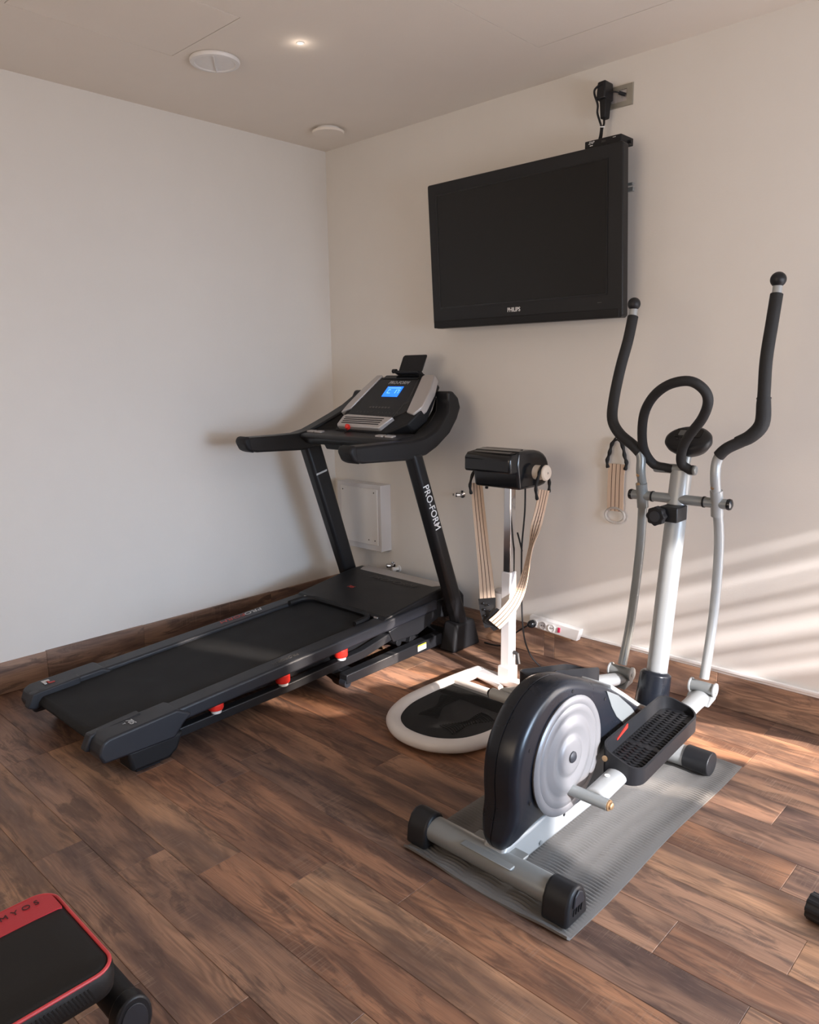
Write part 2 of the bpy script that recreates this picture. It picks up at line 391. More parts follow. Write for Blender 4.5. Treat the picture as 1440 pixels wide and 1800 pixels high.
obj('sun_blocker_tall', box(BM(), 10, 10.2, -.9, 1.30, 0, 6), WALL, kind='structure')          # unseen slab added to block the main sun from the right-hand windows
obj('sun_blocker_low', box(BM(), 5.3, 5.36, -2.6, -.9, 0, 1.17), WALL, kind='structure')           # unseen low slab added to stop the lowest sun rays
obj('trim_2', box(BM(), 4.7, 5.6, -2.6, -1.62, 2.25, 2.3), WALL, kind='structure') if False else None
# white cable duct above the back baseboard
bm = BM(); box(bm, 1.715, 3.1, -.010, 0, .1462, .158); box(bm, 1.98, 3.1, -.016, 0, .158, .170)
tag(obj('cable_duct', bm, WPL, bevel=.002, loc=(1.8, 0, .15)), 'slim white cable duct running along the top of the back baseboard', 'cable duct')

# ------------------------------------------------------------------ treadmill
T = thing('treadmill', (.76, -1.05, 0), 'large black folding treadmill with a lit blue display standing along the left wall', 'treadmill')
def dz(y): return .165+(y+2.03)*.0587
# rails
for nm, x0, x1 in (('side_rail', 1.015, 1.10), ('side_rail', .42, .505)):
    bm = BM(); prism(bm, [(-1.98, dz(-1.98)-.055), (-.30, dz(-.30)-.055), (-.30, dz(-.30)), (-1.98, dz(-1.98))], 'x', x0, x1)
    rl = obj(nm, bm, DGREY, T, bevel=.010, seg=3)
    if x0 > 1: text('PROFORM', .030, (1.058, -1.22, dz(-1.22)+.0012), (0, -1, -.058), (1, 0, 0), TXTD, rl, shear=.3)
    else:
        text('PRO', .045, (.452, -.955, dz(-.955)+.0012), (0, -1, -.058), (1, 0, 0), TXT, rl, shear=.3, sx=1.2)
        text('FORM', .045, (.452, -1.075, dz(-1.075)+.0012), (0, -1, -.058), (1, 0, 0), TXTR, rl, shear=.3, sx=1.2)
bm = BM(); prism(bm, [(-2.01, .10), (-2.035, .125), (-2.015, dz(-2.0)-.018), (-.52, dz(-.52)-.016), (-.52, dz(-.52)-.034), (-1.97, .10)], 'x', .500, 1.020)
obj('running_belt', bm, BELT, T, bevel=.012, seg=3)
bm = BM(); box(bm, .51, 1.01, -1.9, -.5, .10, .145); obj('deck', bm, BLKM, T)
cyl(bm := BM(), (.50, -1.985, .112), (1.02, -1.985, .112), .026); obj('roller', bm, BLKM, T)
# end caps
def endcap(sx, lab=False):
    xi, xo = (1.005, 1.115) if sx > 0 else (.515, .405)
    xa, xb = min(xi, xo), max(xi, xo)
    prof = [(-2.045, .085), (-2.06, .12), (-2.045, .168), (-2.02, .176), (-1.60, dz(-1.60)+.006), (-1.60, dz(-1.6)-.05), (-1.70, .105), (-1.80, .078)]
    prof = [(-2.045, .085), (-2.06, .12), (-2.045, .160), (-2.02, .172), (-1.76, dz(-1.76)+.007), (-1.70, dz(-1.70)-.03), (-1.735, .128), (-1.775, .083)]
    bm = prism(BM(), prof, 'x', xa+.002, xb)
    c = obj('end_cap', bm, DGREY, T, bevel=.009, seg=3)
    inner = (xa-.010, xa+.03) if sx > 0 else (xb-.03, xb+.010)
    bm = prism(BM(), [(-2.075, .115), (-2.05, .168), (-1.86, dz(-1.86)+.011), (-1.86, dz(-1.86)-.02), (-2.04, .10)], 'x', *inner)
    obj('inner_lip', bm, DGREY, c, bevel=.006)
    bm = prism(BM(), [(-1.945, .010), (-1.96, .095), (-1.735, .098), (-1.765, .035), (-1.80, .010)], 'x', xa+.006, xb-.004)
    f = obj('rear_foot', bm, BLKM, T, bevel=.014, seg=3)
    bm = BM(); box(bm, xa+.02, xb-.02, -1.925, -1.83, 0.0, .014); obj('rubber_pad', bm, BLKM, f, bevel=.003)
    if sx > 0:
        text('705', .030, (1.060, -1.915, dz(-1.915)+.0092), (1, 0, 0), (0, 1, .058), TXT, c, shear=.25)
        text('T', .014, (1.056, -1.938, dz(-1.938)+.0092), (1, 0, 0), (0, 1, .058), TXT, c)
    else:
        bm = prism(BM(), [(.435, -1.985), (.475, -1.985), (.475, -1.975), (.450, -1.972), (.450, -1.955), (.435, -1.955)], 'z', .1755, .178)
        obj('logo_mark', bm, TXT, c, label='white logo corner')
        bm = prism(BM(), [(.455, -1.969), (.478, -1.969), (.478, -1.945), (.470, -1.945), (.470, -1.962), (.455, -1.962)], 'z', .1765, .179)
        obj('logo_mark', bm, TXTR, c, label='red logo corner')
endcap(1); endcap(-1)
# lower beams, cushions
for x0, x1 in ((1.045, 1.085), (.435, .475)):
    bm = prism(BM(), [(-1.79, .060), (-1.2, .075), (-.80, .098), (-.60, .138), (-.60, .178), (-.80, .138), (-1.2, .113), (-1.79, .096)], 'x', x0, x1)
    obj('lower_beam', bm, BLK, T, bevel=.004)
    if x0 > 1:
        for yy in (-1.575, -1.25, -.925):
            zt = dz(yy)-.052; zb = .10+(yy+1.58)*.048
            zb = .101 if yy < -1.5 else (.109 if yy < -1.2 else .127)
            bm = lathe(BM(), [(.0, zb+.012), (.028, zb+.012), (.031, zb+.02), (.031, zt)], (1.070, yy, 0)); q = obj('cushion', bm, RED, T, bevel=.003, label='red deck cushion')
            bm = lathe(BM(), [(.020, zb), (.022, zb+.013)], (1.073, yy, 0)); obj('cushion_base', bm, WPL, q)
# side box near the motor
for x0, x1 in ((1.02, 1.092), (.428, .50)):
    bm = prism(BM(), [(-.64, .185), (-.61, .125), (-.44, .118), (-.27, .17), (-.235, .262), (-.30, dz(-.3)-.01)], 'x', x0, x1)
    obj('side_panel', bm, BLK, T, bevel=.004)
# motor hood
HP = [(-.665, .242), (-.655, .256), (-.50, .278), (-.33, .305), (-.265, .312), (-.20, .312), (-.12, .285), (-.075, .24), (-.075, .15), (-.20, .15), (-.50, .20)]
bm = prism(BM(), HP, 'x', .432, 1.088); hood = obj('motor_hood', bm, BLK, T, bevel=.010, seg=3)
bm = prism(BM(), [(.49, -.262), (1.03, -.262), (1.055, -.215), (1.05, -.175), (.47, -.175), (.465, -.215)], 'z', .303, .3145)
obj('hood_trim', bm, SILV, hood, bevel=.004, label='silver hood trim strip')
text('PROFORM', .05, (.79, -.315, .3095), (1, 0, 0), (0, 1, .12), TXTD, hood, shear=.3, sx=1.4)
text('705', .03, (.64, -.47, .2845), (1, 0, 0), (0, 1, .15), TXTR, hood, shear=.3)
bm = BM()
pts = [(.515, -.78), (.52, -.70), (.56, -.66), (.62, -.652), (.90, -.652), (.96, -.66), (1.0, -.70), (1.005, -.78)]
tube(bm, [(x, y, dz(y)+.002) for x, y in pts], .014, n=8, smooth=4); obj('hood_lip', bm, BLKM, hood)
for x in (.505, 1.03): obj('end_clip', box(BM(), x-.012, x+.012, -.668, -.662, dz(-.665), dz(-.665)+.006), SILV, hood)
# uprights
for sx in (1, -1):
    x0, x1 = (1.114, 1.187) if sx > 0 else (.330, .401)
    yf0, yb0, yf1, yb1 = (-.220, -.142, -.561, -.490) if sx > 0 else (-.228, -.138, -.547, -.434)
    up = hexa(BM(), [(x0, yf0, .10), (x1, yf0, .10), (x1, yb0, .10), (x0, yb0, .10), (x0, yf1, 1.03), (x1, yf1, 1.03), (x1, yb1, 1.03), (x0, yb1, 1.03)])
    u = obj('upright', up, BLK, T, bevel=.020, seg=4)
    if sx > 0: text('PRO-FORM', .0545, (x1+.0006, -.436, .766), (0, .372, -.928), (0, 1, .40), TXTW, u, shear=.12, sx=.90, bold=.0005)
    else: obj('height_mark', hexa(BM(), [(x1-.001, -.478, .855), (x1+.001, -.478, .855), (x1+.001, -.405, .873), (x1-.001, -.405, .873), (x1-.001, -.478, .865), (x1+.001, -.478, .865), (x1+.001, -.405, .883), (x1-.001, -.405, .883)]), TXT, u)
    ft = hexa(BM(), [(x0-.016, -.295, 0), (x1+.014, -.295, 0), (x1+.014, -.075, 0), (x0-.016, -.075, 0), (x0-.008, -.262, .145), (x1+.008, -.262, .145), (x1+.008, -.118, .145), (x0-.008, -.118, .145)])
    obj('foot_boot', ft, BLKM, T, bevel=.016, seg=4)
# front base frame with rollers
for sx in (1, -1):
    x0, x1 = (1.06, 1.112) if sx > 0 else (.40, .45)
    bm = hexa(BM(), [(x0, -.93, .018), (x1, -.93, .018), (x1, -.28, .030), (x0, -.28, .030), (x0, -.93, .062), (x1, -.93, .062), (x1, -.28, .088), (x0, -.28, .088)])
    b_ = obj('base_tube', bm, BLK, T, bevel=.004)
    cyl(bm := BM(), (x0+.006, -.92, .019), (x1-.006, -.92, .019), .019); obj('roller', bm, DGREY, b_)
    if sx > 0:
        obj('warning_label', hexa(BM(), [(x1+.0002, -.462, .040), (x1+.001, -.462, .040), (x1+.001, -.402, .042), (x1+.0002, -.402, .042), (x1+.0002, -.462, .064), (x1+.001, -.462, .064), (x1+.001, -.402, .066), (x1+.0002, -.402, .066)]), LBL, b_)
        obj('label_band', hexa(BM(), [(x1+.0002, -.462, .064), (x1+.001, -.462, .064), (x1+.001, -.402, .066), (x1+.0002, -.402, .066), (x1+.0002, -.462, .071), (x1+.001, -.462, .071), (x1+.001, -.402, .073), (x1+.0002, -.402, .073)]), YEL, b_)
obj('cross_member', box(BM(), .44, 1.07, -.90, -.84, .022, .056), BLK, T, bevel=.004); obj('cross_member', box(BM(), .40, 1.12, -.25, -.19, .02, .08), BLK, T, bevel=.004)
bm = BM(); rectsweep(bm, [(1.03, -.44, .06), (1.03, -.42, .13)], .03, .03); rectsweep(bm, [(1.0, -.60, .12), (1.0, -.36, .06)], .04, .03)
tube(bm, [(.50, -.52, .085), (1.04, -.52, .085)], .018); tube(bm, [(.98, -.30, .16), (.95, -.70, .075)], .022, n=14)
obj('lift_frame', bm, BLKM, T, bevel=.002)
# handle arms sweeping up to the console
ARM = [(-.925, 1.088), (-.935, 1.066), (-.915, 1.028), (-.86, 1.012), (-.58, 1.000), (-.46, 1.014), (-.385, 1.045), (-.29, 1.105), (-.225, 1.165), (-.185, 1.215), (-.195, 1.265), (-.235, 1.299),
       (-.275, 1.298), (-.268, 1.25), (-.285, 1.205), (-.335, 1.16), (-.40, 1.122), (-.47, 1.099), (-.56, 1.087), (-.70, 1.088)]
def arm_shift(co, sx):
    t = max(0, min(1, (co.z-1.08)/.20)); t = t*t*(3-2*t); co.x -= sx*.085*t; co.y += .065*t
WA = [(-.56, 1.080), (-.47, 1.090), (-.40, 1.114), (-.335, 1.150), (-.288, 1.198), (-.270, 1.245), (-.275, 1.290)]
ARM_F = ARM[:12]+[(-.275, 1.300), (-.295, 1.268), (-.345, 1.225), (-.405, 1.178), (-.465, 1.138), (-.53, 1.105), (-.60, 1.090), (-.70, 1.088)]
WA_F = [(-.58, 1.082), (-.50, 1.110), (-.44, 1.146), (-.38, 1.19), (-.33, 1.228), (-.295, 1.26), (-.275, 1.290)]
WB = [(-.52, 1.070), (-.45, 1.072), (-.38, 1.082), (-.30, 1.120), (-.24, 1.160), (-.20, 1.205), (-.175, 1.265)]
for sx in (1, -1):
    x0, x1 = (1.095, 1.182) if sx > 0 else (.335, .42)
    bm = prism(BM(), ARM if sx > 0 else ARM_F, 'x', x0, x1)
    for v_ in bm.verts: arm_shift(v_.co, sx)
    a = obj('handle_arm', bm, BLK, T, bevel=.016, seg=4)
    bm = prism(BM(), [(-.938, 1.068), (-.925, 1.092), (-.895, 1.093), (-.89, 1.060), (-.872, 1.009), (-.915, 1.024)], 'x', x0-.001, x1+.001); obj('grip_end', bm, BLKM, a, bevel=.014, seg=3)
    bm = BM(); xo_ = x0+.012 if sx > 0 else x1-.012; xi_ = .985 if sx > 0 else .585; rows = []
    for t_ in (0, .5, 1):
        row = []
        for (a0, b0), (a1, b1) in zip(WA if sx > 0 else WA_F, WB):
            y_ = a0+(a1-a0)*t_; z_ = b0+(b1-b0)*t_-.012*math.sin(math.pi*t_); row.append((xo_+(xi_-xo_)*t_, y_, z_))
        rows.append(row)
    rows2 = []
    for q_, r in enumerate(rows):
        rr_ = []
        for p in r:
            co = Vector(p)
            if q_ < 2: arm_shift(co, sx*(1 if q_ == 0 else .5))
            rr_.append(tuple(co))
        rows2.append(rr_)
    rows = rows2
    F = [[bm.verts.new(p) for p in r] for r in rows]; G = [[bm.verts.new((p[0], p[1]+.012, p[2]-.016)) for p in r] for r in rows]
    for H in (F, G):
        for i in range(2):
            for k in range(6): bm.faces.new((H[i][k], H[i][k+1], H[i+1][k+1], H[i+1][k]))
    for i in range(2):
        for k in (0, 6): bm.faces.new((F[i][k], F[i+1][k], G[i+1][k], G[i][k]))
    for k in range(6):
        for i in (0, 2): bm.faces.new((F[i][k], F[i][k+1], G[i][k+1], G[i][k]))
    obj('side_wing', bm, BLKM, T)
# crossbar below the console
bm = prism(BM(), [(-.60, 1.068), (-.585, 1.088), (-.50, 1.100), (-.42, 1.105), (-.38, 1.06), (-.44, 1.03), (-.55, 1.035)], 'x', .41, 1.105)
bar = obj('console_base', bm, BLK, T, bevel=.010, seg=3)
bm = prism(BM(), [(-.56, 1.045), (-.42, 1.045), (-.43, 1.012), (-.54, 1.012)], 'x', .56, .96); obj('under_tray', bm, BLKM, bar, bevel=.006)
for xx in (.445, .505, .955, 1.018):
    bm = prism(BM(), rrect(xx-.027, xx+.027, -.016, .016, .008), 'z', 0, .008, fn=lambda a, b, c: (a, -.535+b+abs(0), 1.094+.11*b+c)); obj('pulse_pad', bm, SILV, bar, bevel=.002, label='silver pad')
# console: plane through (y -.45, z 1.13) and (y -.20, z 1.37)
UY, UZ = .25/.3466, .24/.3466
def cp(x, u, d): return (x, -.45+u*UY-d*UZ, 1.13+u*UZ+d*UY)
def cprism(poly, d0, d1): return prism(BM(), poly, 'z', d0, d1, fn=cp)
con = obj('console', cprism([(.555, -.035), (.93, -.035), (1.03, .03), (1.055, .12), (.995, .345), (.60, .345), (.535, .12)], -.075, 0), BLKM, T, bevel=.010, seg=3)
obj('face_panel', cprism([(.585, .055), (.90, .055), (.975, .11), (.925, .325), (.640, .325), (.575, .115)], -.01, .004), BLK, con, bevel=.003)
obj('silver_strip', cprism([(.520, .080), (.572, .112), (.636, .338), (.635, .352), (.598, .350), (.56, .26), (.528, .14)], -.03, .010), SILV, con, bevel=.005, label='silver edge strip')
obj('silver_strip', cprism([(.982, .098), (1.035, .085), (1.062, .14), (1.045, .25), (1.005, .350), (.935, .350), (.928, .335), (.955, .22)], -.035, .010), SILV, con, bevel=.005, label='silver edge strip')
v = obj('fan_vent', cprism([(.582, -.025), (.885, -.025), (.93, .052), (.60, .060), (.575, .05), (.572, -.01)], -.01, .022), SILV, con, bevel=.006, label='silver fan vent')
for i in range(4):
    u0 = -.004+i*.0125
    obj('vent_slot', cprism([(.600, u0), (.868+i*.004, u0), (.870+i*.004, u0+.005), (.600, u0+.005)], .0215, .0232), BLKM, v, label='black slot')
obj('display', cprism([(.735, .200), (.845, .200), (.845, .270), (.735, .270)], .003, .0065), BLUE, con, label='lit blue display')
dsp = C.objects[-1] if False else None
for a, b, c, d in ((.757, .772, .245, .248), (.757, .759, .222, .248), (.757, .780, .222, .2245), (.812, .815, .222, .248), (.82, .835, .245, .2475), (.833, .835, .222, .248), (.745, .835, .258, .2605)):
    obj('display_digit', cprism([(a, c), (b, c), (b, d), (a, d)], .0064, .0072), CYAN, con)
text('PRO-FORM', .030, cp(.79, .298, .0046), (1, 0, 0), (0, UY, UZ), TXT, con, shear=.35, sx=.95)
for i in range(7):
    x = .70+i*.022; obj('button', cprism([(x, .120), (x+.014, .120), (x+.014, .131), (x, .131)], .0038, .0055), TXTD, con, bevel=.001)
for i in range(12):
    x = .635+i*.026; obj('button', cprism([(x, .088), (x+.004, .088), (x+.004, .094), (x, .094)], .0038, .005), TXTD, con)
    x = .65+i*.022; obj('button', cprism([(x, .068), (x+.004, .068), (x+.004, .072), (x, .072)], .0038, .005), TXTD, con)
obj('media_door', cprism([(.905, .064), (.915, .06), (.930, .15), (.945, .155), (.948, .17), (.925, .27), (.915, .32), (.908, .32), (.918, .26), (.935, .172), (.922, .165)], .004, .0046), GLOSS, con)
obj('accessory_tray', cprism([(.650, .328), (.905, .328), (.895, .352), (.665, .352)], -.01, .006), GLOSS, con, bevel=.003)
bm = BM(); lathe(bm, [(.0, 0), (.012, 0), (.014, .016), (.006, .026)], cp(.668, -.030, .012), (0, -.6, .75), 14); kk = obj('safety_key', bm, RED, con, label='red safety key')
tube(bm := BM(), [cp(.672, -.034, .02), (.690, -.535, 1.09), (.700, -.575, 1.075), (.705, -.56, 1.035), (.72, -.50, 1.02)], .0022, n=6, smooth=5); obj('key_cord', bm, BLKM, con)
# tablet holder
hd = obj('tablet_holder', prism(BM(), [(-.200, 1.378), (-.222, 1.388), (-.222, 1.402), (-.205, 1.398), (-.190, 1.398), (-.16, 1.372)], 'x', .742, .905), BLKM, T, bevel=.004)
bm = prism(BM(), rrect(.752, .915, 0, .095, .012), 'z', 0, .010, fn=lambda a, b, c: (a+b*.10, -.195+b*.34-c*.9, 1.392+b*.92-c*.34)); obj('back_plate', bm, BLKM, hd, bevel=.003)
bm = BM(); box(bm, .76, .90, -.20, -.16, 1.362, 1.382); obj('holder_base', bm, BLKM, hd, bevel=.003)
for dx in (0,): cyl(bm := BM(), (.728, -.215, 1.398), (.752, -.215, 1.398), .011); obj('grip_wheel', bm, BLKM, hd)

# ------------------------------------------------------------------ elliptical trainer
E_ = thing('elliptical_trainer', (2.39, -1.05, .012), 'silver and black elliptical trainer with tall swing handles standing on the grey ribbed mat', 'elliptical trainer')
ZM = .012
rs = obj('rear_stabilizer', tube(BM(), [(2.165, -1.53, .062), (2.59, -1.53, .062)], .040, n=24, ry=.036, up=(0, 0, 1)), STEEL, E_)
obj('bracket', prism(BM(), [(-1.565, .084), (-1.49, .084), (-1.48, .094), (-1.575, .094)], 'x', 2.30, 2.475), STEEL, rs, bevel=.004)
CAP = [(-1.582, ZM), (-1.576, .068), (-1.560, .098), (-1.540, .110), (-1.518, .109), (-1.498, .096), (-1.484, .068), (-1.478, ZM)]
CAPN = [(-1.530+(a+1.530)*.86, ZM+(b-ZM)*.94) for a, b in CAP]
for s, xa, xb in ((1, 2.575, 2.655), (-1, 2.175, 2.098)):
    c = obj('end_cap', prism(BM(), CAP, 'x', min(xa, xb), max(xa, xb)), BLK, rs, bevel=.010, seg=3, label='black plastic end cap')
    if s > 0:
        bm = prism(BM(), [(-1.556, .062), (-1.548, .092), (-1.530, .104), (-1.512, .092), (-1.504, .062)], 'x', 2.654, 2.660); obj('cap_wheel', bm, DGREY, c, bevel=.003, label='grey transport wheel set in end cap')
        for k in range(4): obj('level_slot', prism(BM(), [(-1.553+k*.012, .040), (-1.549+k*.012, .056), (-1.545+k*.012, .056), (-1.549+k*.012, .040)], 'x', 2.654, 2.6575), BLKM, c)
fs = obj('front_stabilizer', tube(BM(), [(2.16, -.60, .052), (2.555, -.60, .052)], .040, n=24, ry=.036, up=(0, 0, 1)), STEELL, E_)
for xa, xb in ((2.53, 2.62), (2.10, 2.18)):
    obj('end_cap', tube(BM(), [(xa, -.60, .053), (xb, -.60, .053)], .044, n=24, ry=.041, up=(0, 0, 1)), BLK, fs, bevel=.003, label='black plastic end cap')
bm = prism(BM(), [(-1.52, .075), (-1.50, .045), (-1.42, .028), (-.66, .028), (-.58, .05), (-.54, .10), (-.60, .16), (-.70, .19), (-1.00, .15), (-1.25, .135), (-1.40, .118), (-1.52, .112), (-1.545, .09)], 'x', 2.352, 2.428)
fr = obj('main_frame', bm, STEELL, E_, bevel=.012, seg=3)
for yy, zz in ((-1.36, .048), (-1.47, .052)):
    bm = lathe(BM(), [(.006, 0), (.007, .004), (.0, .005)], (2.428, yy, zz), (1, 0, 0), 12); obj('bolt', bm, BRASS if yy < -1.4 else STEEL, fr)
# shroud: rounded drop shape
SO = [(-1.535, .085), (-1.568, .125), (-1.560, .17), (-1.548, .225), (-1.552, .30), (-1.540, .376), (-1.506, .440), (-1.442, .498), (-1.36, .530), (-1.28, .533), (-1.20, .512),
      (-1.11, .470), (-1.03, .435), (-.93, .372), (-.84, .312), (-.76, .262), (-.69, .225), (-.665, .195), (-.70, .165), (-.82, .150), (-.92, .135), (-1.02, .115), (-1.12, .100), (-1.22, .096),
      (-1.31, .110), (-1.38, .120), (-1.44, .108), (-1.49, .090)]
SO = [(a+.022*max(0, min(1, (-1.30-a)/.2)), b-.006*max(0, min(1, (b-.40)/.1))) for a, b in SO]
SOs = [(p.x, p.y) for p in smooth_path([(a, b, 0) for a, b in SO], 4, True)]
def taper(y, z):
    t = max(0, min(1, (z-.085)/.11)); t = t*t*(3-2*t)
    if y > -1.20: return 1.
    q = max(0, min(1, (-1.20-y)/.15)); return 1-(1-(.50+.50*t))*q
def shroud(bm):
    n = len(SOs); cen = Vector((-1.27, .30)); ringsR = []
    # normals for inset
    def inset(d, x):
        out = []
        for i in range(n):
            a = Vector(SOs[i-1]); b = Vector(SOs[(i+1) % n]); t = (b-a).normalized(); nn = Vector((t.y, -t.x))
            p = Vector(SOs[i]); 
            if nn.dot(Vector((-1.15, .28))-p) < 0: nn = -nn
            q = p+nn*d; out.append(bm.verts.new((2.39+(x-2.39)*(taper(q.x, q.y)), q.x, q.y)))
        return out
    H = .066
    Hf = .056
    steps = [(.036, -Hf), (.020, -Hf+.003), (.008, -Hf+.012), (.001, -Hf+.028), (0, -.002), (.0025, -.001), (.0025, .001), (0, .002), (.001, H-.026), (.006, H-.012), (.016, H-.003), (.030, H)]
    rr = [inset(d, 2.39+x) for d, x in steps]
    for A, B in zip(rr[:-1], rr[1:]):
        for i in range(n): bm.faces.new((A[i], A[(i+1) % n], B[(i+1) % n], B[i]))
    bm.faces.new(rr[0]); bm.faces.new(rr[-1]); return bm
sh = obj('shroud', shroud(BM()), SHR, E_, angle=60)
for yy, zz in ((-1.462, .385), (-1.455, .225), (-1.25, .487), (-1.06, .40), (-.80, .245), (-1.28, .112)):
    bm = lathe(BM(), [(.0055, 0), (.0055, .0012)], (2.4562, yy, zz), (1, 0, 0), 12); obj('screw_hole', bm, BLKM, sh)
# pale inset scoops on top front
INS = [(-1.055, .425), (-1.02, .360), (-.985, .315), (-.92, .262), (-.85, .238), (-.815, .240), (-.89, .315), (-.98, .385)]
for s in (1,):
    bm = prism(BM(), INS, 'x', 2.4555, 2.459); obj('trim_inset', bm, STEEL, sh, bevel=.001, label='silver trim inset')
bm = prism(BM(), [(-1.0, .424), (-.90, .360), (-.80, .292), (-.72, .25), (-.72, .235), (-.82, .28), (-1.0, .40)], 'x', 2.335, 2.445); obj('top_trim', bm, STEELL, sh, bevel=.004, label='silver trim')
# flywheel covers
DP = [(.176, 0), (.178, .006), (.172, .012), (.160, .0125), (.153, .0085), (.146, .0125), (.134, .013), (.124, .007), (.116, .009), (.100, .017), (.086, .0175), (.070, .010), (.062, .010), (.056, .016), (.045, .019), (.022, .018)]
for s in (1, -1):
    bm = lathe(BM(), [(r, h*1.0) for r, h in DP]+[(0, .018)], (2.39+s*(.0655 if s > 0 else .055), -1.272, .298), (s, 0, 0), 56); d = obj('flywheel_cover', bm, SILD, E_, angle=50, label='silver ringed disc')
    bm = lathe(BM(), [(.017, .016), (.017, .022), (.012, .026), (0, .027)], (2.39+s*(.0655 if s > 0 else .055), -1.272, .298), (s, 0, 0), 20); obj('hub_cap', bm, DGREY, d)
# cranks, pedal arms, pedals
def oval(bm, a, b, rx, rz):
    return tube(bm, [a, b], rx, n=24, ry=rz, up=(0, 0, 1))
for s in (1, -1):
    cy, cz = (-1.262, .188) if s > 0 else (-1.285, .415)
    X = lambda d: 2.39+s*d
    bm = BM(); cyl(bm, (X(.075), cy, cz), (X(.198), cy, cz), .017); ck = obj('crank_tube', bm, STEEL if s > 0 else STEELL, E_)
    bm = BM(); cyl(bm, (X(.070), cy, cz), (X(.10), cy, cz), .011); obj('bolt', bm, BRASS, ck)
    bm = lathe(BM(), [(.016, 0), (.016, .004), (.010, .005), (.010, .011), (.006, .014)], (X(.198), cy, cz), (s, 0, 0), 20); obj('bolt', bm, BRASS if s > 0 else BLKM, ck)
    jy, jz = (-.515, .285) if s > 0 else (-.545, .272)
    ax = X(.150)
    bm = oval(BM(), (ax, cy+.008, cz+.004), (ax, jy, jz-.028), .034, .022); pa = obj('pedal_arm', bm, STEELL, E_, bevel=.006, seg=3)
    if s > 0:
        bm = lathe(BM(), [(.008, 0), (.008, .002), (0, .0025)], (ax-.005, cy+.085, cz+.0345), (0, 0, 1), 14); obj('plug', bm, WPL, pa)
    # joint
    bm = BM(); cyl(bm, (ax-.042, jy, jz), (ax+.042, jy, jz), .021); jn = obj('joint', bm, STEEL, E_)
    for q in (-1, 1):
        bm = lathe(BM(), [(.026, 0), (.026, .006), (.011, .007), (.010, .010)], (ax+q*.040, jy, jz), (q, 0, 0), 24); obj('washer', bm, STEELL, jn, bevel=.001)
    bm = BM(); hexa(bm, [(ax-.044, jy-.05, jz-.048), (ax+.044, jy-.05, jz-.048), (ax+.044, jy+.012, jz-.036), (ax-.044, jy+.012, jz-.036), (ax-.044, jy-.022, jz-.02), (ax+.044, jy-.022, jz-.02), (ax+.044, jy+.02, jz-.01), (ax-.044, jy+.02, jz-.01)])
    obj('yoke', bm, STEELL, jn, bevel=.004)
    # pedal: tray following the arm
    y0, y1 = (cy+.13, cy+.56) if s > 0 else (cy+.15, cy+.50)
    zs = lambda y: cz+(y-cy)/(jy-cy)*(jz-.028-cz)
    xa, xb = ax-.060, ax+.072
    if s < 0: xa, xb = ax-.072, ax+.060
    out = rrect(xa, xb, y0, y1, .045, 6); inn = rrect(xa+.006, xb-.006, y0+.006, y1-.006, .040, 6)
    bm = BM(); nO = len(out)
    def hi(x, y):
        q = max(0, min(1, ((xb-x) if s > 0 else (x-xa))/(xb-xa))); t = (y-y0)/(y1-y0)
        side = .016+.046*q**.9
        if s < 0: side = .028+.058*(.25+.75*q)*(.30+.70*math.sin(math.pi*min(1, max(0, t)))**.6)
        return side-.012*max(0, (t-.6)/.4)*q
    lo = [bm.verts.new((x, y, zs(y)+.006-(.030 if False else 0)-.018)) for x, y in out]
    ho = [bm.verts.new((x, y, zs(y)+.020+hi(x, y))) for x, y in out]
    hn = [bm.verts.new((x, y, zs(y)+.020+hi(x, y))) for x, y in inn]
    fn_ = [bm.verts.new((x, y, zs(y)+.026)) for x, y in inn]
    bm.faces.new(lo); bm.faces.new(fn_)
    for A, B in ((lo, ho), (ho, hn), (hn, fn_)):
        for i in range(nO): bm.faces.new((A[i], A[(i+1) % nO], B[(i+1) % nO], B[i]))
    pd = obj('pedal', bm, BLK, E_, label='black foot pedal tray')
    bm = BM()
    nr = 26
    for i in range(nr):
        yy = y0+.03+i*(y1-y0-.06)/(nr-1)
        if abs(i-9) < 1: continue
        pts = [(xa+.014+(xb-xa-.028)*k/26, yy+.0028*math.sin(k*.95), zs(yy)+.0275) for k in range(27)]
        if i > nr-4: pts = pts[4:-4]
        tube(bm, pts, .0024, n=5)
    obj('tread_ribs', bm, BLKM, pd, kind='stuff')
    if s > 0:
        obj('red_mark', hexa(BM(), [(xa+.0065, y0+.10, zs(y0+.10)+.054), (xa+.0085, y0+.10, zs(y0+.10)+.054), (xa+.0085, y0+.165, zs(y0+.165)+.066), (xa+.0065, y0+.165, zs(y0+.165)+.066),
                             (xa+.0065, y0+.10, zs(y0+.10)+.057), (xa+.0085, y0+.10, zs(y0+.10)+.057), (xa+.0085, y0+.165, zs(y0+.165)+.080), (xa+.0065, y0+.165, zs(y0+.165)+.080)]), RED, pd, label='red printed mark')
        bm = lathe(BM(), [(.009, 0), (.009, .003), (.004, .004)], (xa+.02, y0+.004, zs(y0)+.045), (0, -1, .2), 16); obj('bolt', bm, BRASS, pd)
# mast
bm = tube(BM(), [(2.392, -.592, .20), (2.394, -.56, .40), (2.396, -.505, .76), (2.398, -.470, 1.00), (2.399, -.464, 1.04)], .037, n=28, ry=.033, up=(0, 1, 0), smooth=4); ms = obj('mast', bm, STEELL, E_)
bm = tube(BM(), [(2.393, -.612, .17), (2.393, -.603, .22), (2.394, -.582, .318), (2.394, -.580, .326)], .056, n=28, radii=lambda t: .062-.012*t if t < .95 else .044); obj('mast_boot', bm, SHR, E_, bevel=.003, label='gloss dark sleeve')
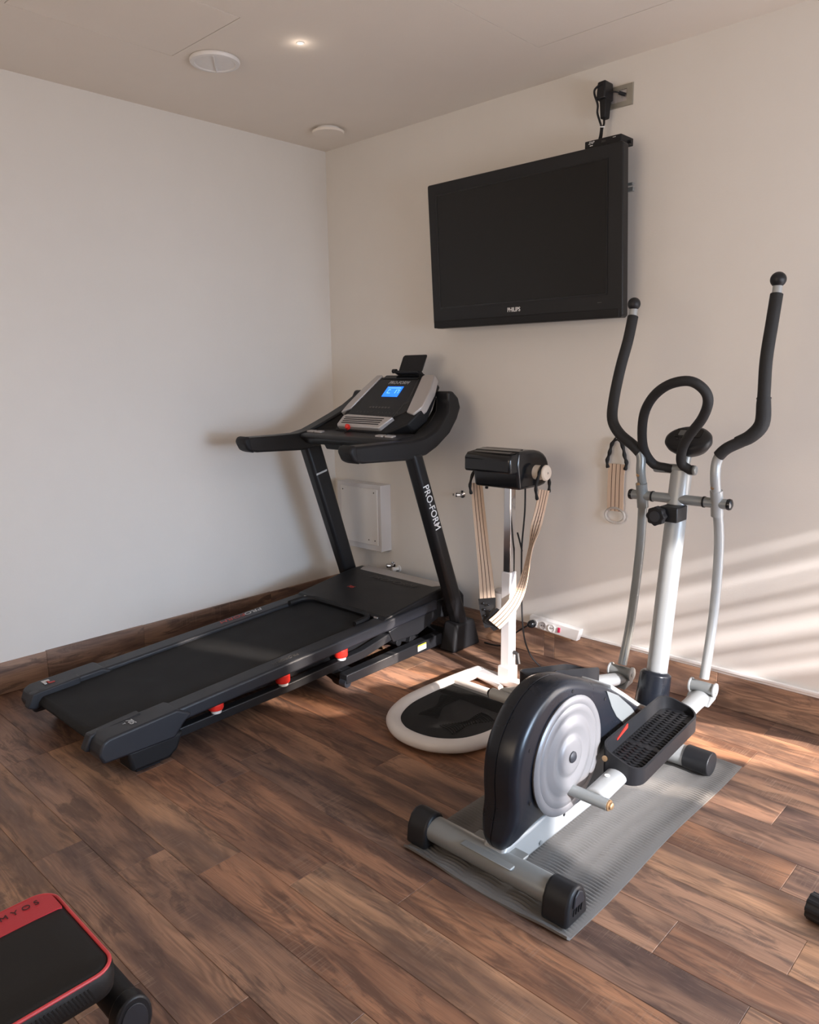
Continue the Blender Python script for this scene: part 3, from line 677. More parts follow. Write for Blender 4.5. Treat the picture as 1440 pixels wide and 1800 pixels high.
# pivot bar
PB = (-.492, .943)
bm = BM(); cyl(bm, (2.225, *PB), (2.582, *PB), .0175); pb = obj('pivot_bar', bm, STEEL, E_)
for x in (2.305, 2.493): cyl(bm := BM(), (x, *PB), (x+.006, *PB), .0195); obj('ring', bm, BLKM, pb)
for x, s in ((2.582, 1), (2.225, -1)):
    bm = lathe(BM(), [(.0185, -.006), (.020, .0), (.018, .006), (.010, .010), (0, .011)], (x, *PB), (s, 0, 0)); obj('bar_cap', bm, GLOSS, pb)
# swing arms
SA = {1: [(2.542, -.515, .318), (2.541, -.462, .54), (2.540, -.450, .785), (2.540, -.492, .943), (2.540, -.520, 1.03), (2.541, -.519, 1.085), (2.555, -.520, 1.118)],
      -1: [(2.243, -.545, .300), (2.246, -.495, .47), (2.262, -.480, .74), (2.268, -.488, .943), (2.268, -.512, 1.03), (2.267, -.512, 1.08), (2.255, -.512, 1.11)]}
GR = {1: [(2.547, -.520, 1.108), (2.575, -.520, 1.136), (2.635, -.505, 1.172), (2.668, -.500, 1.215), (2.670, -.498, 1.30), (2.664, -.482, 1.42), (2.664, -.452, 1.54), (2.664, -.430, 1.625)],
      -1: [(2.262, -.512, 1.100), (2.235, -.514, 1.125), (2.180, -.515, 1.165), (2.147, -.510, 1.215), (2.145, -.500, 1.29), (2.150, -.470, 1.40), (2.155, -.430, 1.50), (2.155, -.400, 1.585)]}
for s in (1, -1):
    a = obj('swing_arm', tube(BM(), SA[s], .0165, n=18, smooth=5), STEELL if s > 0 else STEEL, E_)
    g = obj('foam_grip', tube(BM(), GR[s], .0195, n=20, smooth=6), FOAM, E_, label='black foam covered handle')
    if s > 0:
        bm = tube(BM(), [(2.600, -.512, 1.154), (2.640, -.505, 1.176), (2.671, -.500, 1.218), (2.671, -.498, 1.285), (2.670, -.496, 1.30)], .0235, n=18, smooth=5, radii=lambda t: .0195+.004*math.sin(math.pi*min(1, t*1.05)) if t < .9 else .0225); obj('worn_sleeve', bm, FOAM, g)
    tip = Vector(GR[s][-1])
    bm = BM(); cyl(bm, tip, tip+Vector((0, .004, .030)), .0145); obj('end_tube', bm, STEELL, g, label='bare silver tube end')
    bm = BM(); ball(bm, tip+Vector((0, .005, .045)), .0245 if s > 0 else .0235); obj('ball_knob', bm, BLK, g, label='black ball knob')
    cx, cy = SA[s][3][0], SA[s][3][1]
    for zz in ((1.00, 1.035) if s > 0 else (.985, 1.02)):
        bm = lathe(BM(), [(.0075, 0), (.0065, .004), (0, .005)], (cx-.004, cy-.008-.0165-.012*(zz-.94)/.1, zz), (-.1, -1, 0), 14); obj('bolt', bm, BRASS, a)
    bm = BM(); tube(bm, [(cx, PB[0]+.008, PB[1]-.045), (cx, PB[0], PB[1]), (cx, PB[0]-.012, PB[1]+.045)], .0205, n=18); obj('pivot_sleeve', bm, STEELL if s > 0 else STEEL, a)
# fixed handlebar loop
LP = [(2.372, -.474, 1.046), (2.345, -.475, 1.048), (2.298, -.481, 1.060), (2.276, -.518, 1.123), (2.302, -.579, 1.228), (2.350, -.619, 1.298), (2.417, -.645, 1.343), (2.488, -.652, 1.356), (2.530, -.638, 1.332), (2.540, -.616, 1.292),
      (2.511, -.583, 1.235), (2.455, -.547, 1.174), (2.420, -.517, 1.122), (2.408, -.492, 1.072), (2.430, -.480, 1.050), (2.445, -.478, 1.048)]
hb = obj('fixed_handlebar', tube(BM(), LP, .0165, n=18, smooth=6), FOAM, E_, label='black padded looped handlebar')
cyl(bm := BM(), (2.30, -.472, 1.046), (2.455, -.472, 1.046), .0175); obj('handlebar_tube', bm, STEEL, E_, bevel=.006)
bm = BM(); tube(bm, [(2.405, -.470, 1.04), (2.408, -.455, 1.10)], .020, n=16); obj('monitor_stem', bm, STEEL, E_)
# monitor: tilted oval
nv = Vector((0, -.62, .78)).normalized(); uv = Vector((0, nv.z, -nv.y)); mc = Vector((2.412, -.455, 1.150))
def mon(a, b, c): return mc+Vector((1, 0, 0))*a+uv*b+nv*c
def ovalp(rx, ry, n=36): return [(rx*math.cos(2*math.pi*k/n), ry*math.sin(2*math.pi*k/n)) for k in range(n)]
def loft(bm, layers):
    rr = [[bm.verts.new(mon(a, b, c)) for a, b in ovalp(rx, ry)] for rx, ry, c in layers]
    for A, B in zip(rr[:-1], rr[1:]):
        for i in range(len(A)): bm.faces.new((A[i], A[(i+1) % len(A)], B[(i+1) % len(A)], B[i]))
    bm.faces.new(rr[0][::-1]); bm.faces.new(rr[-1]); return bm
mo = obj('monitor', loft(BM(), [(.030, .022, -.055), (.062, .045, -.042), (.080, .058, -.018), (.083, .062, .0), (.078, .058, .010), (.066, .048, .016)]), BLK, E_, angle=50)
obj('monitor_screen', prism(BM(), rrect(-.048, .048, -.006, .036, .008), 'z', .0155, .018, fn=lambda a, b, c: mon(a, b, c)), SCRN, mo)
obj('lcd', prism(BM(), rrect(-.034, .030, .002, .028, .003), 'z', .0178, .019, fn=lambda a, b, c: mon(a, b, c)), mat('grey lcd glass', (.10, .10, .10), .2), mo, label='grey lcd window')
for i in range(4): obj('button', prism(BM(), ovalp(.005, .004, 12), 'z', .014, .018, fn=lambda a, b, c, i=i: mon(-.030+i*.018+a, -.018-.005*(i in (1, 2))+b, c)), GLOSS, mo)
# tension knob
bm = BM(); box(bm, 2.370, 2.438, -.572, -.49, .872, .925); kb = obj('tension_clamp', bm, BLK, E_, bevel=.004)
PR = []
for k in range(48):
    a = 2*math.pi*k/48; r = .032+.0022*math.cos(8*a); PR.append((2.376+r*math.cos(a), .895+r*math.sin(a)))
obj('tension_knob', prism(BM(), PR, 'y', -.612, -.584), BLKM, kb, bevel=.003)
bm = BM(); cyl(bm, (2.376, -.590, .895), (2.376, -.565, .895), .016); obj('knob_stem', bm, BLKM, kb)
bm = BM(); cyl(bm, (2.376, -.6145, .895), (2.376, -.611, .895), .019); obj('knob_face', bm, DGREY, kb)

# ------------------------------------------------------------------ ribbed mat
def build_mat():
    X0, X1, Y0, Y1 = 2.108, 2.668, -1.600, -.452
    nx, ny = 56, 900; bm = BM(); top = []
    for j in range(ny+1):
        v = j/ny; row = []
        for i in range(nx+1):
            u = i/nx; x = X0+(X1-X0)*u; y = Y0+(Y1-Y0)*v
            x += .006*math.sin(v*9)*(u-.3)
            band = u*5.0+.15*math.sin(v*5); fr_ = band-math.floor(band)
            env = max(0, min(1, (math.sin(math.pi*fr_)-.28)/.45))
            edge = min(1, min(u, 1-u)/.03, min(v, 1-v)/.01)
            rib = 2*abs(math.sin(math.pi*(y/.0128)-2.4*math.sin(math.pi*fr_)))**.55-1.25
            z = .0078+.0034*env*rib*edge+.0008*math.sin(2*math.pi*band)
            if edge < 1: z *= .55+.45*edge
            lift = .014*max(0, 1-v/.014)*(.5+.5*math.sin(u*7+1))
            row.append(bm.verts.new((x, y, z+lift)))
        top.append(row)
    for j in range(ny):
        for i in range(nx): bm.faces.new((top[j][i], top[j][i+1], top[j+1][i+1], top[j+1][i]))
    ring = [top[0][i] for i in range(nx+1)]+[top[j][nx] for j in range(1, ny+1)]+[top[ny][i] for i in range(nx-1, -1, -1)]+[top[j][0] for j in range(ny-1, 0, -1)]
    low = [bm.verts.new((q.co.x, q.co.y, max(.0003, q.co.z-.008))) for q in ring]
    n = len(ring)
    for i in range(n): bm.faces.new((ring[i], low[i], low[(i+1) % n], ring[(i+1) % n]))
    return bm
mo_ = obj('exercise_mat', build_mat(), MATG, loc=(2.39, -1.02, 0), angle=60)
tag(mo_, 'grey ribbed rectangular foam mat lying under the elliptical trainer', 'mat')

# ------------------------------------------------------------------ belt massager
M_ = thing('belt_massager', (1.67, -.7, 0), 'white and black standing belt massager with beige straps beside the treadmill', 'massage machine')
# base tube: rounded U, flattened
UP = [(1.478, -.445), (1.462, -.62), (1.456, -.80), (1.468, -.93), (1.520, -1.045), (1.610, -1.112), (1.705, -1.128), (1.800, -1.105), (1.878, -1.035), (1.915, -.92), (1.912, -.80), (1.895, -.62)]
bm = tube(BM(), [(x, y, .034) for x, y in UP], .030, n=18, ry=.026, up=(0, 0, 1), smooth=6); bt = obj('base_tube', bm, WHT, M_, bevel=.003)
UPs = smooth_path([(x, y, 0) for x, y in UP[1:]], 5)
cen = Vector((1.685, -.78, 0))
bm = BM(); pts = [(p+(cen-p).normalized()*.026) for p in UPs]
A = [bm.verts.new((p.x, p.y, .022)) for p in pts]; B = [bm.verts.new((p.x, p.y, .040)) for p in pts]
bm.faces.new(A[::-1]); bm.faces.new(B)
for i in range(len(A)): bm.faces.new((A[i], A[(i+1) % len(A)], B[(i+1) % len(A)], B[i]))
bd = obj('foot_board', bm, BELT, M_, label='black ribbed rubber foot board')
bm = BM()
for i in range(44):                                   # fine ridges across the far half, foot-shaped ridge fans
    yy = -.66-.0075*i
    if i < 12: tube(bm, [(1.50, yy, .0408), (1.86, yy, .0408)], .0026, n=5)
for cx, cy, rot in ((1.60, -.86, .25), (1.78, -.90, -.25)):
    for k in range(18):
        t = k/17; w = .042*(.7+.3*math.cos(t*6.2)); yy = -.10+.20*t
        c, s = math.cos(rot), math.sin(rot); P = []
        for q in range(7):
            a = -w+2*w*q/6; b = yy+.010*math.cos(a/w*1.5)
            P.append((cx+a*c-b*s, cy+a*s+b*c, .0412))
        tube(bm, P, .0028, n=5)
obj('tread_ridges', bm, BELT, bd, kind='stuff')
bm = BM(); tube(bm, [(1.462, -.612, .036), (1.895, -.612, .036)], .022, n=14, ry=.020, up=(0, 0, 1)); obj('front_cross_tube', bm, WHT, M_)
bm = hexa(BM(), [(1.478, -.475, .018), (1.90, -.475, .018), (1.90, -.425, .018), (1.478, -.425, .018), (1.478, -.475, .050), (1.90, -.475, .050), (1.90, -.425, .050), (1.478, -.425, .050)])
obj('rear_cross_tube', bm, WHT, M_, bevel=.005)
bm = BM(); tube(bm, [(1.50, -.478, .030), (1.62, -.49, .020), (1.66, -.52, .03)], .012, n=10); obj('brace', bm, WHT, M_)
for x in (1.480, 1.9): cyl(bm := BM(), (x-.022, -.435, .026), (x+.022, -.435, .026), .026); obj('transport_wheel', bm, SILV, M_, bevel=.003)
# posts
bm = BM(); box(bm, 1.606, 1.654, -.452, -.402, .03, .532); lp = obj('lower_post', bm, WHT, M_, bevel=.004)
bm = BM(); box(bm, 1.612, 1.648, -.446, -.408, .53, .92); obj('upper_post', bm, CHROME, M_, bevel=.003, label='chrome upper post')
bm = BM(); box(bm, 1.598, 1.662, -.462, -.395, .03, .10); obj('post_socket', bm, WHT, lp, bevel=.004)
bm = BM(); cyl(bm, (1.652, -.427, .40), (1.672, -.427, .40), .005); box(bm, 1.662, 1.676, -.434, -.42, .395, .41); obj('height_pin', bm, BLKM, lp)
bm = BM(); tube(bm, [(1.655, -.42, .165), (1.675, -.42, .16), (1.690, -.43, .12)], .009, n=10); obj('lock_lever', bm, BLKM, lp)
# head
HB = [(1.470, .902), (1.690, .897), (1.700, .93), (1.700, 1.0), (1.690, 1.045), (1.470, 1.045), (1.448, 1.0), (1.452, .93)]
side = [(-.452, .898), (-.30, .897), (-.262, .902), (-.242, .915), (-.231, .935), (-.228, .958), (-.230, .980), (-.237, 1.003), (-.251, 1.024), (-.272, 1.041), (-.300, 1.053), (-.335, 1.060), (-.38, 1.063), (-.46, 1.062), (-.47, 1.0)]
bm = prism(BM(), side, 'x', 1.455, 1.698); hdm = obj('motor_head', bm, GLOSS, M_, bevel=.014, seg=4, label='gloss black motor housing')
bm = prism(BM(), [(-.515, .972), (-.515, 1.035), (-.495, 1.052), (-.38, 1.0645), (-.38, 1.04), (-.44, 1.0), (-.44, .965)], 'x', 1.447, 1.692); tr = obj('top_tray', bm, GLOSS, hdm, bevel=.010, seg=3)
bm = hexa(BM(), [(1.475, -.485, 1.048), (1.668, -.485, 1.048), (1.668, -.39, 1.055), (1.475, -.39, 1.055), (1.475, -.485, 1.0545), (1.668, -.485, 1.0545), (1.668, -.39, 1.0655), (1.475, -.39, 1.0655)])
obj('control_panel', bm, SCRN, tr)
for x in (1.53, 1.545, 1.62, 1.635): obj('front_groove', box(BM(), x, x+.005, -.4545, -.450, .915, .965), BLKM, hdm)
AX = (-.335, .965)
for s, xa in ((1, 1.698), (-1, 1.455)):
    bm = lathe(BM(), [(.031, -.01), (.031, .028), (.022, .030), (.022, .046), (.034, .048), (.034, .054), (.029, .060), (0, .061)], (xa, *AX), (s, 0, 0), 32); ax = obj('axle_knob', bm, mat('cream plastic', (.72, .64, .56), .45), hdm, label='cream plastic axle knob')
    if s > 0: bm = lathe(BM(), [(.005, .0605), (.004, .063), (0, .063)], (xa, *AX), (s, 0, 0), 10); obj('screw', bm, CHROME, hdm)
def loop_handle(parent, pts, r=.0065):
    P = smooth_path(pts, 6); n = len(P)
    bm = tube(BM(), P, r, n=10, radii=lambda t: r*(1+.22*math.sin(t*60))); return obj('strap_loop', bm, BLKM, parent, label='black ribbed strap loop')
# right strap loop over the axle
loop_handle(M_, [(1.738, -.380, .855), (1.738, -.392, .905), (1.738, -.374, .955), (1.738, -.352, .990), (1.738, -.325, .992), (1.738, -.303, .965), (1.738, -.290, .92), (1.738, -.292, .875)])
loop_handle(M_, [(1.405, -.412, .850), (1.405, -.420, .895), (1.412, -.400, .955), (1.412, -.352, .992), (1.412, -.325, .990), (1.408, -.300, .95), (1.405, -.292, .90), (1.405, -.30, .86)])
# straps (the striped webbing)
def strap(name, pts, wd, width, parent, stripes=3, lab=None):
    s = obj(name, ribbon(BM(), pts, wd, width, .004), WEB, parent, label=lab)
    W = smooth_path(wd, 8); P = smooth_path(pts, 8); m = len(P)
    for q in range(stripes):
        f = (q+1)/(stripes+1)-.5; bm = BM(); L = []
        for i, p in enumerate(P):
            t = (P[min(i+1, m-1)]-P[max(i-1, 0)]).normalized(); wv = W[i]-t*W[i].dot(t); wv.normalize()
            if isinstance(width, (list, tuple)):
                z = i/(m-1)*(len(width)-1); k = min(int(z), len(width)-2); wdd = width[k]+(width[k+1]-width[k])*(z-k)
            else: wdd = width
            L.append((p+wv*f*wdd, wv))
        rr = []
        for i, (p, wv) in enumerate(L):
            t = (L[min(i+1, m-1)][0]-L[max(i-1, 0)][0]).normalized(); nn = t.cross(wv)
            rr.append([bm.verts.new(p+wv*a*.0012+nn*b*.0026) for a, b in ((-1,-1),(1,-1),(1,1),(-1,1))])
        for i in range(m-1):
            for k in range(4): bm.faces.new((rr[i][k], rr[i][(k+1) % 4], rr[i+1][(k+1) % 4], rr[i+1][k]))
        bm.faces.new(rr[0][::-1]); bm.faces.new(rr[-1]); obj('stripe', bm, WEBS, s)
    return s
strap('strap', [(1.404, -.372, .896), (1.425, -.385, .80), (1.478, -.42, .62), (1.515, -.445, .50), (1.545, -.468, .395)], [(.85, .5, 0), (.85, .5, 0), (.85, .45, .0), (.85, .40, .05), (.85, .35, .1)], [.052, .055, .058, .064, .070], M_)
strap('strap', [(1.744, -.338, .892), (1.735, -.355, .80), (1.718, -.39, .652), (1.705, -.425, .50), (1.690, -.46, .42), (1.655, -.49, .355), (1.612, -.505, .305)], [(.3, 1, .0), (.4, 1, 0), (.75, -.35, .1), (.8, -.1, -.2), (.65, .3, -.4), (.6, .45, -.55), (.5, .45, -.7)], [.060, .052, .036, .040, .050, .060, .064], M_)
bm = ribbon(BM(), [(1.543, -.470, .402), (1.560, -.485, .35), (1.585, -.502, .285)], [(.85, .35, .1), (.8, .4, .2), (.5, .4, .5)], [.078, .070, .045], .009); bk = obj('buckle', bm, BLKM, M_, label='black studded buckle')
for z in (.382, .358, .334):
    for dx in (-.016, .012): obj('stud', ball(BM(), (1.548+dx+(.395-z)*.45, -.486-(.395-z)*.3, z), .0055, 10), GLOSS, bk)
bm = ribbon(BM(), [(1.645, -.488, .362), (1.612, -.498, .318), (1.580, -.502, .290)], [(.5, .4, -.6), (.5, .4, -.7), (.5, .4, -.7)], [.07, .072, .06], .004); obj('backing', bm, BLKM, bk)
# power cord of the massager, plugged into the strip on the wall
tube(bm := BM(), [(1.690, -.40, .900), (1.686, -.395, .80), (1.672, -.392, .66), (1.668, -.388, .60), (1.668, -.385, .45), (1.672, -.38, .30), (1.675, -.36, .20), (1.688, -.325, .12), (1.715, -.28, .06), (1.735, -.25, .012), (1.75, -.20, .006)], .0038, n=8, smooth=6)
obj('power_cord', bm, BLKM, M_)
tube(bm := BM(), [(1.668, -.385, .62), (1.652, -.38, .66), (1.642, -.385, .70)], .0038, n=8, smooth=5); obj('cord_tail', bm, BLKM, M_)

# ------------------------------------------------------------------ power strip and its plug
S_ = thing('power_strip', (1.6, 0, .18), 'white four-socket power strip fixed above the back baseboard', 'power strip')
bm = BM(); hexa(bm, [(1.470, -.040, .145), (1.745, -.040, .130), (1.745, 0, .130), (1.470, 0, .145), (1.470, -.032, .200), (1.760, -.032, .188), (1.760, 0, .188), (1.470, 0, .200)]); sb = obj('housing', bm, WPL, S_, bevel=.006)
for i, x in enumerate((1.505, 1.555, 1.605)):
    bm = lathe(BM(), [(.019, 0), (.0195, .0015), (.0165, .002), (.0155, -.004)], (x, -.0405, .168-.002*i), (0, -1, .12), 24); so = obj('socket', bm, WPL if i != 1 else SILV, S_)
    for q in (-.006, .006):
        bm = lathe(BM(), [(.0025, 0), (.0025, .0015)], (x+q, -.0415, .168-.002*i), (0, -1, .12), 8); obj('socket_hole', bm, BLKM, so)
obj('rocker_switch', hexa(BM(), [(1.640, -.043, .152), (1.652, -.043, .152), (1.652, -.036, .152), (1.640, -.036, .152), (1.640, -.040, .175), (1.652, -.040, .175), (1.652, -.034, .175), (1.640, -.034, .175)]), REDSW, S_, bevel=.001, label='red rocker switch')
bm = lathe(BM(), [(.019, 0), (.020, .016), (.016, .026), (.007, .034), (.0, .036)], (1.503, -.043, .166), (-.35, -1, -.10), 22); tag(obj('plug', bm, GLOSS, loc=(1.503, -.043, .166)), 'round black plug in the first socket of the power strip', 'plug')
tube(bm := BM(), [(1.490, -.078, .160), (1.455, -.075, .135), (1.40, -.06, .09), (1.36, -.055, .03), (1.30, -.06, .006), (1.22, -.07, .006)], .0042, n=8, smooth=6)
tag(obj('plug_cable', bm, BLKM, loc=(1.4, -.06, 0)), 'thin black cable dropping from the power strip towards the treadmill foot', 'cable')
bm = BM(); hexa(bm, [(1.49, -.018, .135), (1.70, -.018, .118), (1.70, -.012, .118), (1.49, -.012, .135), (1.49, -.018, .146), (1.70, -.018, .132), (1.70, -.012, .132), (1.49, -.012, .146)]); bt_ = obj('wood_batten', bm, WOOD, loc=(1.6, -.012, .13)); bt_.color = (.45, .28, .18, 1); tag(bt_, 'short wooden batten lying against the baseboard below the power strip', 'batten')

# ------------------------------------------------------------------ wall-mounted television
TV = thing('television', (1.445, -.06, 1.94), 'large flat black television mounted high on the back wall', 'television')
def tvp(z): return -.118-.035*(z-1.605)/.67      # front leans forward at the top
def tvbox(x0, x1, z0, z1, d0, d1):
    return hexa(BM(), [(x0, tvp(z0)-d1, z0), (x1, tvp(z0)-d1, z0), (x1, tvp(z0)-d0, z0), (x0, tvp(z0)-d0, z0), (x0, tvp(z1)-d1, z1), (x1, tvp(z1)-d1, z1), (x1, tvp(z1)-d0, z1), (x0, tvp(z1)-d0, z1)])
bz = BM()
n_ = prism(bz, [(.936, 1.632), (.955, 1.604), (1.958, 1.604), (1.968, 1.612), (1.962, 2.268), (1.955, 2.275), (.936, 2.275), (.930, 2.268)], 'z', 0, .045, fn=lambda a, b, c: (a, tvp(b)+c-.012, b))
ho = obj('housing', bz, BLK, TV, bevel=.006, seg=3)
obj('screen', tvbox(.990, 1.893, 1.704, 2.218, .0, .0132), SCRN, TV, label='switched-off dark screen')
for a in ((.984, 1.898, 1.698, 1.704), (.984, 1.898, 2.218, 2.223), (.984, .990, 1.704, 2.218), (1.893, 1.899, 1.704, 2.218)):
    obj('bezel_edge', tvbox(*a, .0, .0145), GLOSS, ho)
obj('lower_lip', tvbox(.942, 1.955, 1.606, 1.640, .0, .017), BLKM, ho, bevel=.003)
bm = BM(); box(bm, 1.02, 1.88, -.115, -.06, 1.66, 2.22); obj('back_cover', bm, BLKM, TV, bevel=.01)
text('PHILIPS', .026, (1.427, tvp(1.667)-.0132, 1.667), (1, 0, 0), (0, -.052, 1), TXTW, ho, sx=.86, bold=.0006)
obj('indicator', tvbox(1.853, 1.872, 1.668, 1.670, .0, .0135), TXTD, ho)
MB = thing('tv_bracket', (1.7, 0, 2.12), 'dark metal wall bracket sticking out behind the television', 'bracket')
bm = BM(); box(bm, 1.30, 1.60, -.06, -.0, 2.0, 2.16); obj('wall_plate', bm, BLKM, MB)
bm = BM(); box(bm, 1.20, 1.955, -.058, -.042, 2.105, 2.122); box(bm, 1.20, 1.948, -.050, -.035, 2.130, 2.141); obj('rail', bm, STEEL, MB, bevel=.002)
# decoder on top
D_ = thing('decoder_box', (1.86, -.09, 2.276), 'small black decoder box lying on top of the television', 'decoder')
db = obj('case', box(BM(), 1.782, 1.945, -.150, -.050, 2.2765, 2.306), BLKM, D_, bevel=.003)
text('ZAP', .014, (1.812, -.1508, 2.296), (1, 0, 0), (0, 0, 1), TXTW, D_, shear=.3); text('2021', .010, (1.868, -.1508, 2.292), (1, 0, 0), (0, 0, 1), TXTD, D_)
obj('logo_mark', box(BM(), 1.806, 1.819, -.1508, -.150, 2.284, 2.287), TXTW, D_); obj('logo_mark', box(BM(), 1.908, 1.921, -.1508, -.150, 2.298, 2.2995), TXTW, D_)
cyl(bm := BM(), (1.945, -.09, 2.286), (1.958, -.09, 2.286), .007); obj('connector', bm, BLKM, D_)
# outlet plate and power adapter
O_ = thing('wall_socket', (1.85, 0, 2.49), 'pewter framed wall socket plate above the television', 'socket')
bm = BM(); PL = [(1.788, 2.452), (1.911, 2.452), (1.911, 2.536), (1.788, 2.536)]; IN = [(1.815, 2.470), (1.886, 2.470), (1.886, 2.516), (1.815, 2.516)]
A = [bm.verts.new((x, 0, z)) for x, z in PL]; B = [bm.verts.new((x+(.002 if x < 1.85 else -.002), -.008, z+(.002 if z < 2.49 else -.002))) for x, z in PL]; Cc = [bm.verts.new((x, -.011, z)) for x, z in IN]; D = [bm.verts.new((x, -.006, z)) for x, z in IN]
for P, Q in ((A, B), (B, Cc), (Cc, D)):
    for i in range(4): bm.faces.new((P[i], P[(i+1) % 4], Q[(i+1) % 4], Q[i]))
bm.faces.new(D); bm.faces.new(A); obj('frame', bm, PLT, O_)
for i in range(3): obj('module', box(BM(), 1.8155+i*.0237, 1.8155+i*.0237+.0227, -.0085, -.004, 2.4705, 2.5155), SILV, O_, bevel=.001)
cyl(bm := BM(), (1.862, -.03, 2.500), (1.880, -.012, 2.493), .007); obj('aerial_plug', bm, BLKM, O_)
tube(bm := BM(), [(1.862, -.03, 2.500), (1.845, -.045, 2.504), (1.815, -.055, 2.500), (1.80, -.06, 2.48)], .003, n=8, smooth=5); obj('aerial_cable', bm, BLKM, O_)
K_ = thing('power_adapter', (1.80, -.04, 2.45), 'black power adapter with bundled cable plugged in beside the pewter socket plate', 'adapter')
obj('adapter_body', hexa(BM(), [(1.788, -.085, 2.475), (1.828, -.085, 2.478), (1.828, -.012, 2.478), (1.788, -.012, 2.475), (1.790, -.080, 2.545), (1.826, -.080, 2.548), (1.826, -.012, 2.548), (1.790, -.012, 2.545)]), BLK, K_, bevel=.006)
obj('adapter_plug', hexa(BM(), [(1.802, -.070, 2.405), (1.826, -.070, 2.407), (1.826, -.035, 2.407), (1.802, -.035, 2.405), (1.800, -.078, 2.478), (1.830, -.078, 2.480), (1.830, -.030, 2.480), (1.800, -.030, 2.478)]), BLKM, K_, bevel=.004)
tube(bm := BM(), [(1.812, -.08, 2.535), (1.785, -.085, 2.52), (1.782, -.085, 2.50), (1.795, -.08, 2.46), (1.792, -.075, 2.43), (1.800, -.07, 2.40), (1.808, -.07, 2.375), (1.806, -.072, 2.34), (1.800, -.08, 2.306)], .0045, n=8, smooth=5); obj('adapter_cable', bm, BLKM, K_)
tube(bm := BM(), [(1.812, -.055, 2.41), (1.815, -.06, 2.385), (1.812, -.066, 2.37), (1.810, -.068, 2.34), (1.808, -.075, 2.306)], .0045, n=8, smooth=5); obj('adapter_cable', bm, BLKM, K_)
cyl(bm := BM(), (1.810, -.066, 2.373), (1.811, -.067, 2.377), .011); obj('cable_tie', bm, WPL, K_)

# ------------------------------------------------------------------ spare belt hanging on the back wall
B_ = thing('spare_massage_belt', (1.91, -.02, 1.12), 'folded beige striped massage belt hanging from a nail on the back wall', 'massage belt')
sb_ = strap('strap', [(1.908, -.020, .985), (1.908, -.022, .90), (1.909, -.022, .80), (1.909, -.020, .775)], [(1, 0, 0)]*4, .078, B_)
for z0, z1 in ((.945, .985), (.775, .815)): obj('strap_fold', box(BM(), 1.868, 1.948, -.0222, -.015, z0, z1), WEB, B_, bevel=.003)
loop_handle(B_, [(1.868, -.022, .965), (1.862, -.022, .995), (1.872, -.022, 1.03), (1.882, -.022, 1.07), (1.902, -.022, 1.095), (1.918, -.022, 1.092), (1.936, -.022, 1.06), (1.946, -.022, 1.02), (1.956, -.022, .99), (1.950, -.022, .962)], .0075)
RG = [(1.908+.046*math.cos(a), -.020, .755+.034*math.sin(a)) for a in [2*math.pi*k/12 for k in range(12)]]
obj('clear_ring', tube(BM(), RG, .0065, n=10, closed=True, smooth=3), CLEAR, B_, label='milky clear plastic ring')
tag(obj('wall_nail', cyl(BM(), (1.911, -.034, 1.098), (1.911, 0, 1.098), .003), CHROME, loc=(1.911, 0, 1.098)), 'shiny nail in the back wall holding the spare striped belt', 'nail')

# ------------------------------------------------------------------ fuse cabinet, pipe stubs, small canister
F_ = thing('fuse_cabinet', (.25, 0, .57), 'white box cabinet with a flat screwed cover on the back wall behind the treadmill', 'cabinet')
obj('cabinet_body', box(BM(), .110, .481, -.082, 0, .372, .760), WHT, F_, bevel=.003)
cdoor = obj('cover', box(BM(), .150, .458, -.090, -.082, .408, .735), WPL, F_, bevel=.002)
for x, z in ((.168, .715), (.432, .715), (.168, .43), (.436, .435), (.385, .435)):
    bm = lathe(BM(), [(.004, 0), (.004, .001)], (x, -.090, z), (0, -1, 0), 10); obj('screw', bm, BLKM, cdoor)
def stub(x, z, lab, r=.011, chrome=True):
    t = thing('pipe_stub', (x, 0, z), lab, 'pipe fitting', 'capped pipe stubs on the back wall')
    bm = lathe(BM(), [(.020, 0), (.020, .004), (.010, .008), (.010, .03)], (x, 0, z), (0, -1, 0), 18); obj('flange', bm, CHROME if chrome else WPL, t)
    bm = lathe(BM(), [(.013, 0), (.013, .018), (.009, .022), (0, .022)], (x, -.028, z), (-.5, -1, .1), 14); obj('valve_cap', bm, CHROME if chrome else WPL, t)
    return t
st = stub(1.016, .757, 'chrome pipe stub alone on the back wall beside the right treadmill upright')
bm = lathe(BM(), [(.007, 0), (.007, .002)], (.999, -.055, .760), (-.7, -1, .1), 10); obj('stub_hole', bm, BLKM, st)
stub(.492, .285, 'bronze tinted pipe stub just above the treadmill hood, the left one'); stub(.535, .272, 'white capped pipe stub just above the treadmill hood, the right one', chrome=False)
W_ = thing('pipe_canister', (1.30, -.06, .18), 'small grey and white canister on the back wall behind the massager strap', 'canister')
obj('canister_body', lathe(BM(), [(.034, .15), (.036, .16), (.036, .285), (.034, .29)], (1.305, -.040, .0), (0, 0, 1), 28), WPL, W_)
obj('canister_lid', lathe(BM(), [(.037, .288), (.037, .298), (.033, .302), (0, .302)], (1.305, -.040, .0), (0, 0, 1), 28), SILV, W_)

